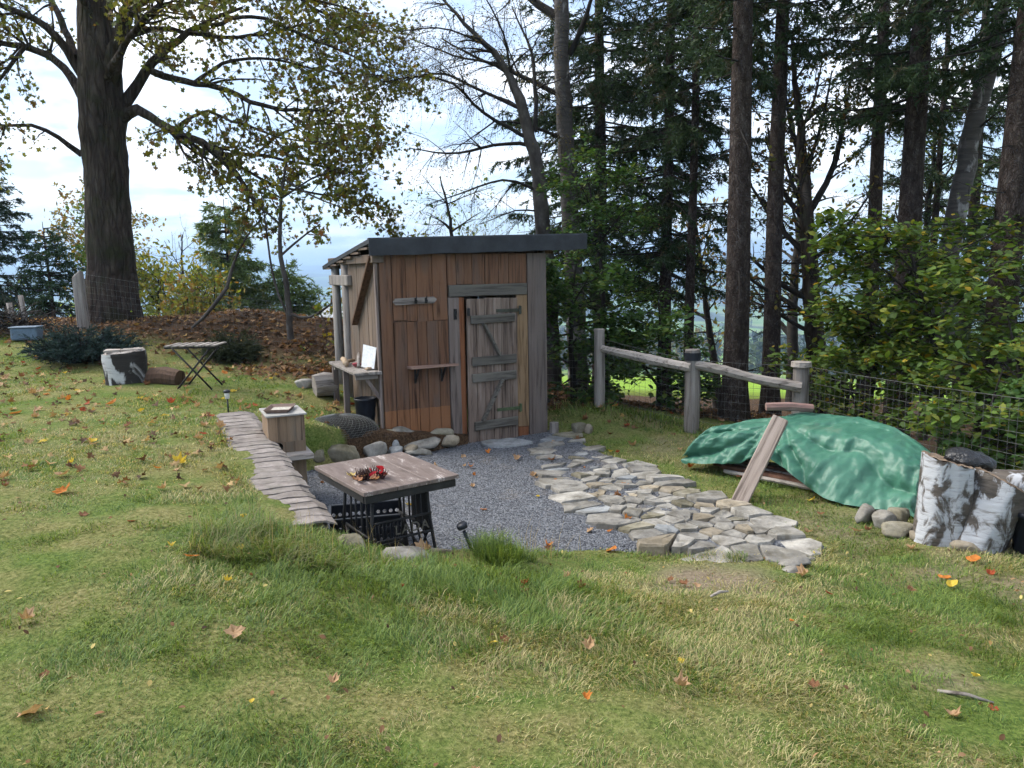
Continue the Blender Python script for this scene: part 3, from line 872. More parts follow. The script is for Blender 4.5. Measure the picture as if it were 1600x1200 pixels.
# workbench along the side
bench = tag(empty('work_bench', shed_pt(0, 0), SB), 'narrow grey plank bench along the left side of the shed', 'bench')
for k_ in range(2):
    MB().box(-.36 + k_ * .17, -.195 + k_ * .17, -.08, 1.3, .395, .43, .004).build('plank', MT['old_wood_v'], bench, bevel=.004)
MB().box(-.33, -.06, -.02, .03, .34, .392).build('cross_bar', MT['old_wood_h'], bench)
MB().box(-.33, -.06, 1.1, 1.15, .34, .392).build('cross_bar', MT['old_wood_h'], bench)
for v_ in (.62, 1.2):
    MB().box(-.33, -.26, v_, v_ + .06, -.5, .392, .004).build('leg', MT['grey_board'], bench, bevel=.004)
MB().beam((-.2, .03, .345), (-.04, .03, .1), .04, .04).build('leg_brace', MT['grey_board'], bench)
# things lying on the bench
def lying(name, u0, v0, u1, v1, z0, z1, r0, r1, mt_, lab, cat, grp=None):
    a = shed_pt(u0, v0, z0); b = shed_pt(u1, v1, z1)
    mid = [(a[i] + b[i]) / 2 + (.012 if i == 2 else 0) for i in range(3)]
    o = MB().tube([a, mid, b], [r0, (r0 + r1) / 2 * 1.05, r1], 8, wob=.12).build(name, MT[mt_], smooth=True)
    return tag(o, lab, cat, grp)
lying('wood_stick', -.30, .55, -.22, 1.1, .468, .475, .034, .03, 'cut_wood', 'thick pale split stick lying along the outer edge of the bench', 'stick')
lying('wood_stick', -.2, .35, -.08, .8, .455, .56, .022, .02, 'old_wood_v', 'grey stick propped up on the bench beside the white sheet', 'stick')
lying('wood_stick', -.28, .75, -.1, .98, .455, .46, .022, .02, 'cut_wood', 'short stick lying crosswise at the far end of the bench', 'stick')
o = MB().add([shed_pt(-.17, .33, .45), shed_pt(-.09, .05, .45), shed_pt(-.045, .06, .70), shed_pt(-.125, .36, .72)] + [shed_pt(-.165, .332, .45), shed_pt(-.085, .052, .45), shed_pt(-.04, .062, .70), shed_pt(-.12, .362, .72)], [(0, 1, 2, 3), (7, 6, 5, 4), (0, 4, 5, 1), (1, 5, 6, 2), (2, 6, 7, 3), (3, 7, 4, 0)]).build('white_board', flat('white_sheet', (.72, .74, .76), .5))
tag(o, 'white sheet leaning on the shed wall at the back of the bench', 'board')
p_ = shed_pt(-.2, .45, .462)
o = rock('red_cloth', p_, (.14, .12, .06), .6, flat('red_cloth', (.30, .06, .07), .9), seed=5); tag(o, 'crumpled dark red cloth on the bench among the sticks', 'cloth')
o = rock('wood_chunk', shed_pt(-.14, .1, .455), (.13, .06, .04), 1.0, MT['cut_wood'], seed=6); tag(o, 'small wood chip in front of the white sheet on the bench', 'wood chunk')
# bucket under it and log
bp = shed_pt(-.17, .22); bz = gz(bp[0], bp[1])
bk = tag(empty('bucket', (bp[0], bp[1], max(bz, -.36))), 'dark blue black bucket standing under the bench at the shed corner', 'bucket')
MB().lathe([(.10, 0), (.115, .1), (.118, .105), (.12, .2), (.123, .205), (.13, .30), (.138, .305), (.138, .325), (.124, .325), (.10, .02)], 22).build('body', MT['black_plastic'], bk, smooth=True)
MB().tube([(.136 * math.cos(t), .02 + .02 * math.sin(t), .30 - .1 * math.sin(t)) for t in np.linspace(0, math.pi, 10)], .004, 5).build('handle', MT['iron'], bk)
lp = shed_pt(-.42, 1.35); lz = gz(lp[0], lp[1])
lg = tag(empty('firewood_log', (lp[0], lp[1], lz + .14), SB), 'short thick grey log lying beside the rear shed post', 'log')
MB().tube([(-.14, 0, .02), (0, 0, .03), (.15, 0, .02)], [.155, .165, .16], 12, wob=.08).build('bark', MT['old_wood_h'], lg)
rk = rock('edging_rock', shed_pt(-.62, 1.7, gz(*shed_pt(-.62, 1.7)[:2]) + .04), (.3, .2, .16), .4, MT['stone'], seed=12); tag(rk, 'pale rock on the lawn left of the log by the shed', 'rock', 'rocks round the yard')
# cut round of wood at the right front corner
cp_ = shed_pt(2.27, -.1); o = MB().tube([(cp_[0], cp_[1], -.6), (cp_[0], cp_[1], -.42)], [.065, .06], 12, wob=.06).build('wood_round', MT['old_wood_v']); tag(o, 'small upright wood round at the right front corner of the shed', 'wood round')
# flat door step
dp = np.array(shed_pt(1.42, -.36)[:2])
st_ = slab('door_step', [tuple(dp + np.array((.34 * math.cos(a) * rnd.uniform(.9, 1.1), .2 * math.sin(a) * rnd.uniform(.9, 1.1)))) for a in np.linspace(0, 6.283, 9, endpoint=False)], YARD_Z, .03, MT['stone_blue'], None)
tag(st_, 'large flat grey stone in the gravel before the shed door', 'stepping stone')
# reed screen and tool behind the shed
sc = tag(empty('reed_screen', shed_pt(2.45, 1.1, -.5), SB + .3), 'old brown reed screen leaning behind the right side of the shed', 'screen')
for k_ in range(22):
    x_ = -.05 + k_ * .021
    MB().tube([(x_, rnd.uniform(-.01, .01), .0), (x_ + .02, .02, .45), (x_ + .03, .08, .92 + rnd.uniform(-.03, .03))], rnd.uniform(.008, .012), 5).build('reed', MT['shelf_wood'], sc)
MB().box(-.06, .47, .018, .03, .86, .89).build('tie', MT['dark_wood'], sc)
a = shed_pt(2.28, .55, -.3)
tool = tag(empty('garden_cart', a, SB), 'black tubular cart handle with pale grip sticking out behind the shed', 'cart')
MB().tube([(-.02, 0, .55), (.06, 0, .4), (.2, 0, .12), (.28, 0, .04)], .016, 8).build('tube', MT['iron'], tool, smooth=True)
MB().tube([(-.03, 0, .57), (.03, -.01, .60), (.06, -.01, .60)], .022, 8).build('grip', MT['old_wood_h'], tool, smooth=True)
MB().tube([(.26, 0, .04), (.12, 0, -.04), (.05, 0, -.05)], .016, 8).build('foot', MT['iron'], tool, smooth=True)

# ================================================================ THINGS IN AND ROUND THE YARD
# ---- cast-iron sewing-machine stand with a board top
m, nt, out = nodes('peeling_paint')
v, r_, _ = coords(nt, (7, 1.6, 7))
a = noise(nt, v, 2.6, 6, .68, .6); f = noise(nt, v, 14, 4, .6)
c = ramp(nt, a, [(.085, .062, .053), (.15, .115, .10), (.19, .15, .135)])
fl = ramp(nt, mth(nt, 'MULTIPLY_ADD', f, .3, mth(nt, 'MULTIPLY', a, .7)), [(0, 0, 0), (1, 1, 1)], [.555, .60])
c = mixc(nt, mth(nt, 'MULTIPLY', fl, .75), c, (.44, .39, .36))
finish(nt, out, c, .6, a, .3, .004, .3)
MT['peeling_paint'] = m
TZ = YARD_Z
tb = tag(empty('sewing_table', (-.925, 5.22, TZ), rad(35.2)), 'black cast iron sewing machine stand with a worn brown board top', 'table')
tw, tl, thh = .355, .43, .77
x = -tw
for w in (.24, .235, .235):
    MB().box(x + .001, x + w - .002, -tl, tl, thh - .028, thh + rnd.uniform(-.002, .002)).build('top_board', MT['peeling_paint'], tb, bevel=.003)
    x += w
MB().box(-tw + .02, tw - .02, -tl + .015, -tl + .045, thh - .085, thh - .029).box(-tw + .02, tw - .02, tl - .045, tl - .015, thh - .085, thh - .029).box(-tw + .015, -tw + .045, -tl + .046, tl - .046, thh - .085, thh - .029).box(tw - .045, tw - .015, -tl + .046, tl - .046, thh - .085, thh - .029).build('skirt', MT['iron'], tb, bevel=.004)
for sx in (-1, 1):
    for sy in (-1, 1):
        MB().tube([(sx * .20, sy * .22, thh - .03), (sx * .225, sy * .235, .4), (sx * .27, sy * .25, .05), (sx * .29, sy * .26, 0)], [.013, .012, .014, .02], 8).build('leg', MT['iron'], tb, smooth=True)
    for yy in (-.12, -.04, .05, .13):
        MB().tube([(sx * .205, yy, thh - .04), (sx * .21, yy * 1.1, .36), (sx * .255, yy * 1.5, .1)], .008, 6).build('rod', MT['iron'], tb, smooth=True)
    fr = MB()
    for zz_, yy in ((.72, .2), (.36, .235), (.1, .25)): fr.tube([(sx * .215, -yy, zz_), (sx * .215, yy, zz_)], .011, 6)
    for s_ in (-1, 1): fr.tube([(sx * .22, s_ * .22, .36), (sx * .235, s_ * .1, .22), (sx * .25, -s_ * .12, .12)], .009, 6)
    fr.build('end_frame', MT['iron'], tb, smooth=True)
MB().tube([(-.215, 0, .60), (.215, 0, .60)], .014, 8).tube([(-.22, -.2, .14), (.22, -.2, .14)], .012, 8).tube([(-.22, .2, .14), (.22, .2, .14)], .012, 8).build('cross_bar', MT['iron'], tb, smooth=True)
# name plate with the cast letters LADA on the near side
npl = MB()
for zz_ in (.345, .475): npl.tube([(-.22, -.235, zz_), (.23, -.24, zz_)], .009, 6)
for k in range(8): npl.tube([(-.2 + k * .028, -.236, .345), (-.2 + k * .028, -.236, .475)], .004, 5)
plate = npl.build('name_bar', MT['iron'], tb, smooth=True)
fc = bpy.data.curves.new('lettering', 'FONT'); fc.body = 'LADA'; fc.size = .095; fc.extrude = .004; fc.space_character = 1.15
dg = bpy.context.evaluated_depsgraph_get()
fo = bpy.data.objects.new('tmp', fc)
me = bpy.data.meshes.new_from_object(fo); bpy.data.objects.remove(fo)
lt = link('lettering', me, flat('old_gilt', (.12, .108, .085), .6), plate)
lt.location = (-.06, -.245, .372); lt.rotation_euler = (rad(90), 0, 0)
MB().box(-.15, .15, -.13, .13, .12, .135).build('treadle', MT['iron'], tb)
MB().lathe([(.16, -.008), (.175, -.008), (.175, .008), (.16, .008), (.16, -.008)], 26, cap=False).build('flywheel', MT['iron'], tb, smooth=True)
tb.children[-1].location = (.17, .05, .42); tb.children[-1].rotation_euler = (0, rad(90), 0)
# ---- dried flowers and leaves on the table
def leaf_poly(kind):
    if kind == 'maple':
        pts = [(0, -.34), (.2, -.37), (.24, -.2), (.5, -.1), (.38, .08), (.42, .3), (.2, .28), (0, .54), (-.20, .3), (-.44, .27), (-.34, .06), (-.5, -.14), (-.22, -.2), (-.18, -.36)]
    else:
        pts = [(0, -.5), (.2, -.3), (.3, 0), (.22, .28), (0, .52), (-.22, .28), (-.3, 0), (-.2, -.3)]
    return np.array(pts)
def leaf_mesh(name, kind, size, col, curl, seed):
    r = np.random.default_rng(seed)
    P = leaf_poly(kind) * size * r.uniform(.85, 1.15, (1, 2))
    inner = P * .45
    n = len(P)
    V = np.zeros((2 * n + 1, 3)); V[:n, :2] = P; V[n:2 * n, :2] = inner
    rr_ = np.hypot(V[:, 0], V[:, 1]) / size
    V[:, 2] = curl * size * (rr_ ** 2 * .9 + .25 * np.abs(V[:, 0]) / size) + r.normal(0, .05 * size, 2 * n + 1) * (rr_ > .2)
    ax = r.uniform(0, 3.14); bend = V[:, 0] * math.cos(ax) + V[:, 1] * math.sin(ax)
    V[:, 2] += curl * .9 * bend ** 2 / size
    F3 = [(n + i, n + (i + 1) % n, 2 * n) for i in range(n)]
    F4 = [(i, (i + 1) % n, n + (i + 1) % n, n + i) for i in range(n)]
    me = bpy.data.meshes.new(name); me.from_pydata(V.tolist(), [], F3 + F4); me.update()
    at_ = me.color_attributes.new('col', 'FLOAT_COLOR', 'POINT')
    cc_ = np.ones((2 * n + 1, 4), np.float32); cc_[:, :3] = np.array(col) * r.uniform(.75, 1.2, (2 * n + 1, 1)); at_.data.foreach_set('color', cc_.ravel())
    return me
bq = tag(empty('dried_bouquet', (-.985, 4.99, TZ + thh), .3), 'dried red and black flower heads with leaves on the brown table', 'bouquet')
mb = MB()
for k in range(120):
    a = rnd.uniform(0, 6.28); q = rnd.uniform(.2, 1.1); x0, y0 = rnd.uniform(-.09, .09), rnd.uniform(-.045, .045)
    d = Vector((math.cos(a) * math.sin(q), math.sin(a) * math.sin(q), math.cos(q)))
    L_ = rnd.uniform(.04, .085)
    mb.tube([(x0, y0, .005), Vector((x0, y0, .01)) + d * L_], [.004, .0015], 4)
mb.build('seed_heads', flat('seed_head', (.045, .02, .018), .9), bq)
for k in range(9):
    o = link('red_leaf', leaf_mesh('red_leaf', 'oval', .06, (.42, .025, .04), .6, k), MT['dead_leaf'], bq)
    o.location = (rnd.uniform(-.01, .10), rnd.uniform(-.05, .05), rnd.uniform(.02, .06)); o.rotation_euler = (rnd.uniform(-.9, .9), rnd.uniform(-.9, .9), rnd.uniform(0, 6))
for k in range(8):
    o = link('brown_leaf', leaf_mesh('brown_leaf', 'oval', .07, (.38, .20, .12), .7, k + 50), MT['dead_leaf'], bq)
    o.location = (rnd.uniform(-.11, .11), rnd.uniform(-.10, .03), rnd.uniform(.012, .03)); o.rotation_euler = (rnd.uniform(-.4, .4), rnd.uniform(-.4, .4), rnd.uniform(0, 6))
o = link('yellow_flower', leaf_mesh('yellow_flower', 'maple', .07, (.55, .42, .16), .9, 80), MT['dead_leaf'], bq); o.location = (-.12, .045, .02)
# ---- black crate with round holes
crate = tag(empty('plastic_crate', (-1.19, 5.80, TZ), rad(13)), 'black plastic crate with round holes under the brown table', 'crate')
def perforated(W_, H_, nu, nv, z0, r_, t_=.006):
    mb = MB(); du = W_ / nu; dv = H_ / nv
    for i in range(nu):
        for j in range(nv):
            cx_, cz_ = -W_ / 2 + (i + .5) * du, z0 + (j + .5) * dv
            sq = [(-.5, -.5), (0, -.5), (.5, -.5), (.5, 0), (.5, .5), (0, .5), (-.5, .5), (-.5, 0)]
            ang = [math.atan2(q[1], q[0]) for q in sq]
            vs = []
            for y_ in (0, t_):
                vs += [(cx_ + q[0] * du, y_, cz_ + q[1] * dv) for q in sq] + [(cx_ + r_ * math.cos(t), y_, cz_ + r_ * math.sin(t)) for t in ang]
            fs = []
            for k in range(8):
                k2 = (k + 1) % 8
                fs += [(k, k2, 8 + k2, 8 + k), (16 + k, 24 + k, 24 + k2, 16 + k2), (8 + k, 8 + k2, 24 + k2, 24 + k)]
            mb.add(vs, fs)
    return mb
CW, CD, CH = .56, .38, .30
for (W_, nu, loc, rz) in ((CW, 11, (0, -CD / 2, 0), 0), (CW, 11, (0, CD / 2, 0), math.pi), (CD, 7, (-CW / 2, 0, 0), -math.pi / 2), (CD, 7, (CW / 2, 0, 0), math.pi / 2)):
    mb = perforated(W_, .16, nu, 3, .08, .0165)
    mb.box(-W_ / 2, W_ / 2, 0, .008, 0, .079).box(-W_ / 2, W_ / 2, -.001, .008, .241, CH - .012)
    o = mb.build('side', MT['black_plastic'], crate); o.location = loc; o.rotation_euler = (0, 0, rz)
MB().box(-CW / 2 - .012, CW / 2 + .012, -CD / 2 - .012, -CD / 2 + .012, CH - .012, CH).box(-CW / 2 - .012, CW / 2 + .012, CD / 2 - .012, CD / 2 + .012, CH - .012, CH).box(-CW / 2 - .012, -CW / 2 + .012, -CD / 2 + .0125, CD / 2 - .0125, CH - .012, CH).box(CW / 2 - .012, CW / 2 + .012, -CD / 2 + .0125, CD / 2 - .0125, CH - .012, CH).build('rim', flat('worn_plastic', (.05, .055, .065), .4), crate, bevel=.003)
MB().box(-CW / 2, CW / 2, -CD / 2, CD / 2, .004, .012).build('floor', MT['black_plastic'], crate)
# ---- nest box on its stand
nb = tag(empty('nest_box', (-2.23, 7.17, TZ), rad(25.5)), 'wooden nest box with round hole and pale board roof by the tiled wall', 'nest box')
hx, hy = .165, .22
zb, zt = .49, .84
def hole_panel():
    mb = MB(); n = 16
    cx_, cz_, r_ = -.085, zb + .06, .042
    ring = [(cx_ + r_ * math.cos(2 * math.pi * i / n), cz_ + r_ * math.sin(2 * math.pi * i / n)) for i in range(n)]
    bx_ = []
    for i in range(n):
        t = 2 * math.pi * i / n; dx, dz = math.cos(t), math.sin(t)
        s = min(((hx - cx_) if dx > 0 else (-hx - cx_)) / dx if abs(dx) > 1e-6 else 9, ((zt - cz_) if dz > 0 else (zb - cz_)) / dz if abs(dz) > 1e-6 else 9)
        bx_.append((cx_ + dx * s, cz_ + dz * s))
    # make sure the corners belong to the outline
    for cxz in ((-hx, zb), (hx, zb), (hx, zt), (-hx, zt)):
        k = min(range(n), key=lambda i: (bx_[i][0] - cxz[0])**2 + (bx_[i][1] - cxz[1])**2); bx_[k] = cxz
    vs = [(x, -hy, z) for x, z in bx_ + ring] + [(x, -hy + .018, z) for x, z in bx_ + ring]
    fs = []
    for i in range(n):
        j = (i + 1) % n
        fs += [(i, j, n + j, n + i), (2 * n + i, 3 * n + i, 3 * n + j, 2 * n + j), (n + i, n + j, 3 * n + j, 3 * n + i)]
    return mb.add(vs, fs)
hole_panel().build('front_panel', MT['box_wood'], nb)
MB().box(-hx, -hx + .018, -hy + .0185, hy, zb, zt).build('side_panel', MT['box_wood'], nb)
MB().box(hx - .018, hx, -hy + .0185, hy, zb, zt).build('side_panel', MT['box_wood'], nb)
MB().box(-hx + .0185, hx - .0185, hy - .018, hy, zb, zt).build('back_panel', MT['box_wood'], nb)
for k in range(4):
    MB().box(-hx + .001 + k * .083, -hx + .08 + k * .083, -hy - .004, -hy - .0005, zb + .105, zt - .002).build('slat', MT['box_wood'], nb)
MB().box(-hx - .02, hx + .02, -hy - .03, hy + .02, zt + .001, zt + .018).build('roof_board', simple('pale_board', [(.24, .23, .21), (.38, .37, .35)], 7, fine=50, bstr=.3, var=.1), nb, bevel=.003)
MB().box(-hx - .03, hx + .04, -hy - .16, hy, zb - .045, zb - .001, .004).build('landing_board', MT['old_wood_h'], nb, bevel=.004)
MB().box(-.06, .15, -hy - .06, hy - .1, 0.0, zb - .046).build('stand', MT['box_wood'], nb, bevel=.004)
tr_ = tag(empty('feeding_tray', (-2.25, 7.17, TZ + zt + .019), rad(5)), 'shallow brown seed tray lying on the roof of the nest box', 'tray')
tm = flat('tray_brown', (.22, .15, .12), .6)
tmb = MB()
for sx in (-1, 1):
    tmb.add([(sx * .09, -.14, .003), (sx * .115, -.165, .035), (sx * .115, .165, .035), (sx * .09, .14, .003), (sx * .10, -.14, .003), (sx * .12, -.168, .035), (sx * .12, .168, .035), (sx * .10, .14, .003)], [(0, 1, 2, 3), (4, 7, 6, 5), (1, 5, 6, 2)])
    tmb.add([(-.09, sx * .14, .003), (-.115, sx * .165, .0351), (.115, sx * .165, .0351), (.09, sx * .14, .003), (-.09, sx * .15, .003), (-.12, sx * .17, .0351), (.12, sx * .17, .0351), (.09, sx * .15, .003)], [(0, 1, 2, 3), (4, 7, 6, 5), (1, 5, 6, 2)])
tmb.build('rim', tm, tr_)
MB().box(-.1, .1, -.15, .15, .0005, .004).build('base', tm, tr_)
MB().box(-.085, .085, -.13, .13, .0045, .011).build('seed', simple('seed', [(.2, .17, .13), (.6, .57, .5)], 60, fine=160, var=.05), tr_)
o = rock('clay_pot_shard', (-2.26, 6.90, TZ + zb + .03), (.10, .07, .05), .5, flat('terracotta', (.42, .17, .09), .8), seed=31); tag(o, 'small terracotta shard before the hole of the nest box', 'shard')
# ---- wire netting dome
dm = tag(empty('netting_dome', (-2.06, 8.72, -.27), rad(20)), 'low dark mound covered with fine wire netting left of the shed', 'netting')
U_, V_ = 46, 14
vs = [(.47 * math.cos(6.2832 * (i + .5 * j) / U_) * math.cos(1.57 * j / V_), .33 * math.sin(6.2832 * (i + .5 * j) / U_) * math.cos(1.57 * j / V_), .23 * math.sin(1.57 * j / V_)) for j in range(V_) for i in range(U_)]
fs = [(j * U_ + i, j * U_ + (i + 1) % U_, (j + 1) * U_ + (i + 1) % U_, (j + 1) * U_ + i) for j in range(V_ - 1) for i in range(U_)]
o = MB().add(vs, fs).build('netting', MT['wire'], dm)
wm = o.modifiers.new('wire', 'WIREFRAME'); wm.thickness = .004; wm.use_even_offset = False
MB().add([(x * .95, y * .95, z * .93) for x, y, z in vs], fs + [tuple((V_ - 1) * U_ + i for i in range(U_))]).build('mound', simple('dark_soil', [(.012, .011, .009), (.035, .033, .028)], 12, bstr=1), dm, smooth=True)
# ---- rocks that edge the yard
RK = [ # x, y, (lx, ly, lz), rz, mat, label
 (-1.97, 8.38, (.58, .28, .24), .2, 'stone_dark', 'long mossy boulder at the back of the yard behind the table', -.43),
 (-1.64, 8.58, (.32, .24, .2), .5, 'stone', 'squarish grey rock right of the long mossy boulder', -.44),
 (-1.45, 8.80, (.19, .17, .13), .2, 'stone_blue', 'small blue grey rock in the row before the shed wall', -.43),
 (-1.56, 8.92, (.5, .24, .15), .45, 'stone_dark', 'brownish flat rock at the left foot of the shed front', -.35),
 (-1.08, 8.95, (.58, .24, .14), .45, 'stone', 'long flat rock lying below the wall shelf of the shed', -.46),
 (-.80, 9.14, (.26, .22, .16), .5, 'stone_tan', 'rock beside the foot of the shed door post', -.48),
 (-1.12, 8.77, (.4, .18, .1), .35, 'stone', 'thin slab in the gravel in front of the door post', -.53),
 (-1.40, 8.68, (.24, .18, .15), .3, 'stone_blue', 'flat grey rock just behind the table top corner', -.50),
 (-1.78, 9.42, (.34, .2, .13), .2, 'stone', 'flat oval rock below the bucket at the shed corner', -.31),
 (-1.70, 9.12, (.25, .2, .18), .9, 'stone', 'pale rock between the netting mound and the shed corner', -.36),
 (-2.38, 8.55, (.2, .18, .34), .1, 'stone', 'upright pale rock directly right of the nest box', -.30),
 (-2.20, 8.28, (.24, .2, .16), .6, 'stone_dark', 'brown rock at the left end of the mossy boulder', -.42),
 (-1.35, 9.0, (.34, .24, .2), .2, 'stone', 'grey rock against the shed wall under the hook board', -.36),
 (-.92, 9.24, (.34, .2, .13), .4, 'stone_dark', 'dark flat rock against the shed wall below the shelf', -.40),
 (-1.72, 8.80, (.2, .17, .15), 1.2, 'stone_tan', 'brown rock wedged behind the squarish grey rock', -.34),
 (-1.88, 9.25, (.2, .15, .12), .3, 'stone_blue', 'small flat rock right of the netting mound', -.30),
 (-1.22, 8.78, (.2, .18, .12), .8, 'stone_tan', 'small yellowish rock in front of the long flat rock', -.48),
 (-1.05, 4.63, (.23, .2, .22), .3, 'stone_dark', 'rounded mossy rock at the near left foot of the table', -.16),
 (-.76, 4.56, (.46, .3, .2), .35, 'stone', 'large pale rock at the grass edge before the table', -.22),
 (-.55, 4.78, (.28, .2, .16), .1, 'stone_tan', 'brown rock on the grass edge below the letters', -.26),
 (-.37, 4.92, (.2, .15, .14), .6, 'stone_blue', 'small white grey rock right of the brown rock at the grass edge'),
 (-.22, 4.90, (.26, .16, .12), .2, 'stone', 'low pale rock half hidden by the grass tuft'),
 (.83, 9.75, (.28, .2, .15), .3, 'stone_dark', 'dark topped flat rock next to the upright wood round'),
 (.97, 9.72, (.14, .14, .13), .3, 'stone_tan', 'small brown rock at the upper end of the stone path'),
 (2.93, 6.16, (.19, .17, .18), .4, 'stone', 'leftmost grey rock weighing down the green tarpaulin'),
 (3.03, 6.02, (.25, .2, .16), .9, 'stone', 'middle rock at the hem of the green tarpaulin'),
 (3.17, 6.06, (.24, .2, .22), .2, 'stone_dark', 'rock between the tarpaulin hem and the birch stump'),
 (3.05, 5.82, (.34, .24, .12), .1, 'stone_dark', 'flat brown slab in front of the tarpaulin rocks'),
 (3.21, 5.68, (.30, .22, .11), -.2, 'stone_tan', 'yellowish flat rock before the birch stump'),
 (3.42, 5.42, (.34, .18, .09), -.25, 'stone_tan', 'flattest brown slab at the foot of the birch stump'),
 (1.98, 5.14, (.26, .14, .07), .2, 'stone', 'loose slab on the grass below the end of the stone path'),
 (1.9, 5.0, (.13, .11, .06), .2, 'stone', 'smallest loose stone on the grass below the stone path'),
]
for k, (x, y, s_, rz, mt_, lab, *zc) in enumerate(RK):
    z0 = gz(x, y)
    o = rock('edging_rock', (x, y, zc[0] if zc else z0 + s_[2] * .33), s_, rz, MT[mt_], seed=100 + k, tilt=(rnd.uniform(-.1, .1), rnd.uniform(-.1, .1)))
    tag(o, lab, 'rock', 'rocks round the yard')
# ---- solar garden lights
def solar(loc, rot, lab, broken=False):
    e = tag(empty('solar_light', loc), lab, 'garden light', 'solar lights'); e.rotation_euler = rot
    MB().tube([(0, 0, -.06), (0, 0, .15)], .009 if not broken else .012, 8).build('stake', MT['black_plastic'], e, smooth=True)
    if not broken:
        MB().lathe([(.02, .15), (.024, .155), (.027, .215), (.024, .22)], 14).build('lens', flat('lens', (.62, .62, .58), .3), e, smooth=True)
    MB().lathe([(.012, .17), (.035, .172), (.037, .195), (.03, .205)] if broken else [(.035, .218), (.037, .222), (.036, .24), (.02, .25)], 16).build('cap', MT['black_plastic'], e, smooth=True)
solar((-3.12, 8.14, gz(-3.12, 8.14)), (0, 0, 0), 'small solar light with white lens standing at the far end of the tiled wall')
solar((-.30, 4.82, gz(-.30, 4.82) + .02), (.1, -.32, 0), 'tilted black solar light in the grass tuft at the gravel edge', True)
# ---- folding slatted table on the lawn
ft = tag(empty('folding_table', (-4.02, 9.6, gz(-4.02, 9.6)), rad(3)), 'small folding table with pale slats and crossed black legs on the lawn', 'table')
for k in range(7):
    MB().box(-.32 + k * .0945, -.262 + k * .0945, -.23, .23, .545, .562).build('slat', MT['old_wood_v'], ft, bevel=.002)
for s_ in (-1, 1):
    y_ = s_ * .2
    MB().tube([(-.24, y_, .54), (.22, y_, .0)], .012, 6).build('leg', MT['iron'], ft, smooth=True)
    MB().tube([(.24, y_ * .92, .54), (-.22, y_ * .92, .0)], .012, 6).build('leg', MT['iron'], ft, smooth=True)
MB().box(-.32, .32, -.21, -.19, .524, .544).box(-.32, .32, .19, .21, .524, .544).build('rail', MT['iron'], ft)
# ---- birch stump on the lawn
def lobed(name, rings, nseg, lob, mat, parent, seed, smooth=True):
    """rings: (cx, cy, z, rx, ry, [tilt])"""
    r = np.random.default_rng(seed); th_ = np.linspace(0, 2 * np.pi, nseg, endpoint=False); V = []
    ph = [r.uniform(0, 6.28) for _ in range(3)]
    for q in rings:
        l = 1 + lob * (.6 * np.cos(3 * th_ + ph[0]) + .3 * np.cos(5 * th_ + ph[1]) + .2 * np.cos(9 * th_ + ph[2])) + r.normal(0, .01, nseg)
        tz = q[5] if len(q) > 5 else 0
        V.append(np.column_stack([q[0] + q[3] * l * np.cos(th_), q[1] + q[4] * l * np.sin(th_), q[2] + tz * np.cos(th_) + r.normal(0, .004, nseg)]))
    n = len(rings); V = np.concatenate(V)
    i = np.arange(n - 1)[:, None] * nseg; k = np.arange(nseg)[None]
    F = np.stack([i + k, i + (k + 1) % nseg, i + nseg + (k + 1) % nseg, i + nseg + k], -1).reshape(-1, 4)
    return link(name, big_mesh(name, V, F), mat, parent, smooth)
bs = tag(empty('birch_stump', (-5.08, 9.85, gz(-5.08, 9.85) - .02), .3), 'black and white birch stump standing on the lawn left of the folding table', 'stump')
lobed('bark', [(0, 0, 0, .25, .25), (0, 0, .08, .245, .245), (0, 0, .22, .255, .25), (0, 0, .36, .265, .255), (0, 0, .44, .26, .25, .02)], 40, .05, birchbark('birch_patchy', (.46, .46, .46), dark=(.016, .014, .013), amount=.455, hscale=1.0), bs, 3)
lobed('cut_face', [(0, 0, .43, .258, .248, .02), (0, 0, .462, .22, .21, .02), (.02, 0, .45, .08, .08, .0), (.02, 0, .45, .004, .004, 0)], 40, .05, MT['old_wood_v'], bs, 3)
MB().box(-.2, -.02, -.19, -.03, .455, .485, .01).build('bark_slab', MT['old_wood_h'], bs)
MB().box(.0, .22, -.12, .06, .458, .482, .01).build('bark_slab', MT['old_wood_h'], bs)
lgx = tag(empty('log_slice', (-4.55, 9.82, gz(-4.55, 9.82) + .08), -.2), 'dark brown half log lying between the birch stump and the folding table', 'log')
MB().tube([(-.2, 0, 0), (0, 0, .02), (.21, 0, -.01)], [.13, .135, .12], 14, wob=.06).build('wood', MT['dark_wood'], lgx)
# ---- split rail fence with wire netting
fence = tag(empty('split_rail_fence', (2.33, 9.8, gz(2.33, 9.8))), 'weathered split rail fence with wire netting right of the shed', 'fence')
def fpart(mb, name, mat, smooth=False, par=None):
    o = mb.build(name, mat, par or fence, smooth)
    o.matrix_parent_inverse = Matrix.Translation(-Vector(fence.location)) if par is None else Matrix.Identity(4)
    return o
FP = [(1.23, 10.82, -.45, .74, .078), (2.33, 9.82, -.65, .53, .098), (3.58, 9.38, -.72, .37, .10)]
posts = []
for (x, y, z0, z1, r_) in FP:
    mb = MB().tube([(x, y, z0), (x + .005, y, (z0 + z1) / 2), (x, y, z1 - .06), (x, y, z1 - .01), (x, y, z1)], [r_ * 1.05, r_, r_ * .97, r_, r_ * .9], 11, wob=.07)
    posts.append(fpart(mb, 'post', MT['old_wood_v']))
x, y, z0, z1, r_ = FP[1]
o = MB().tube([(x, y, z1 - .14), (x, y, z1 - .04)], [r_ * 1.1, r_ * 1.12], 12).build('rubber_strap', MT['black_plastic'], posts[1])
o.matrix_parent_inverse = Matrix.Identity(4)
x, y, z0, z1, r_ = FP[2]
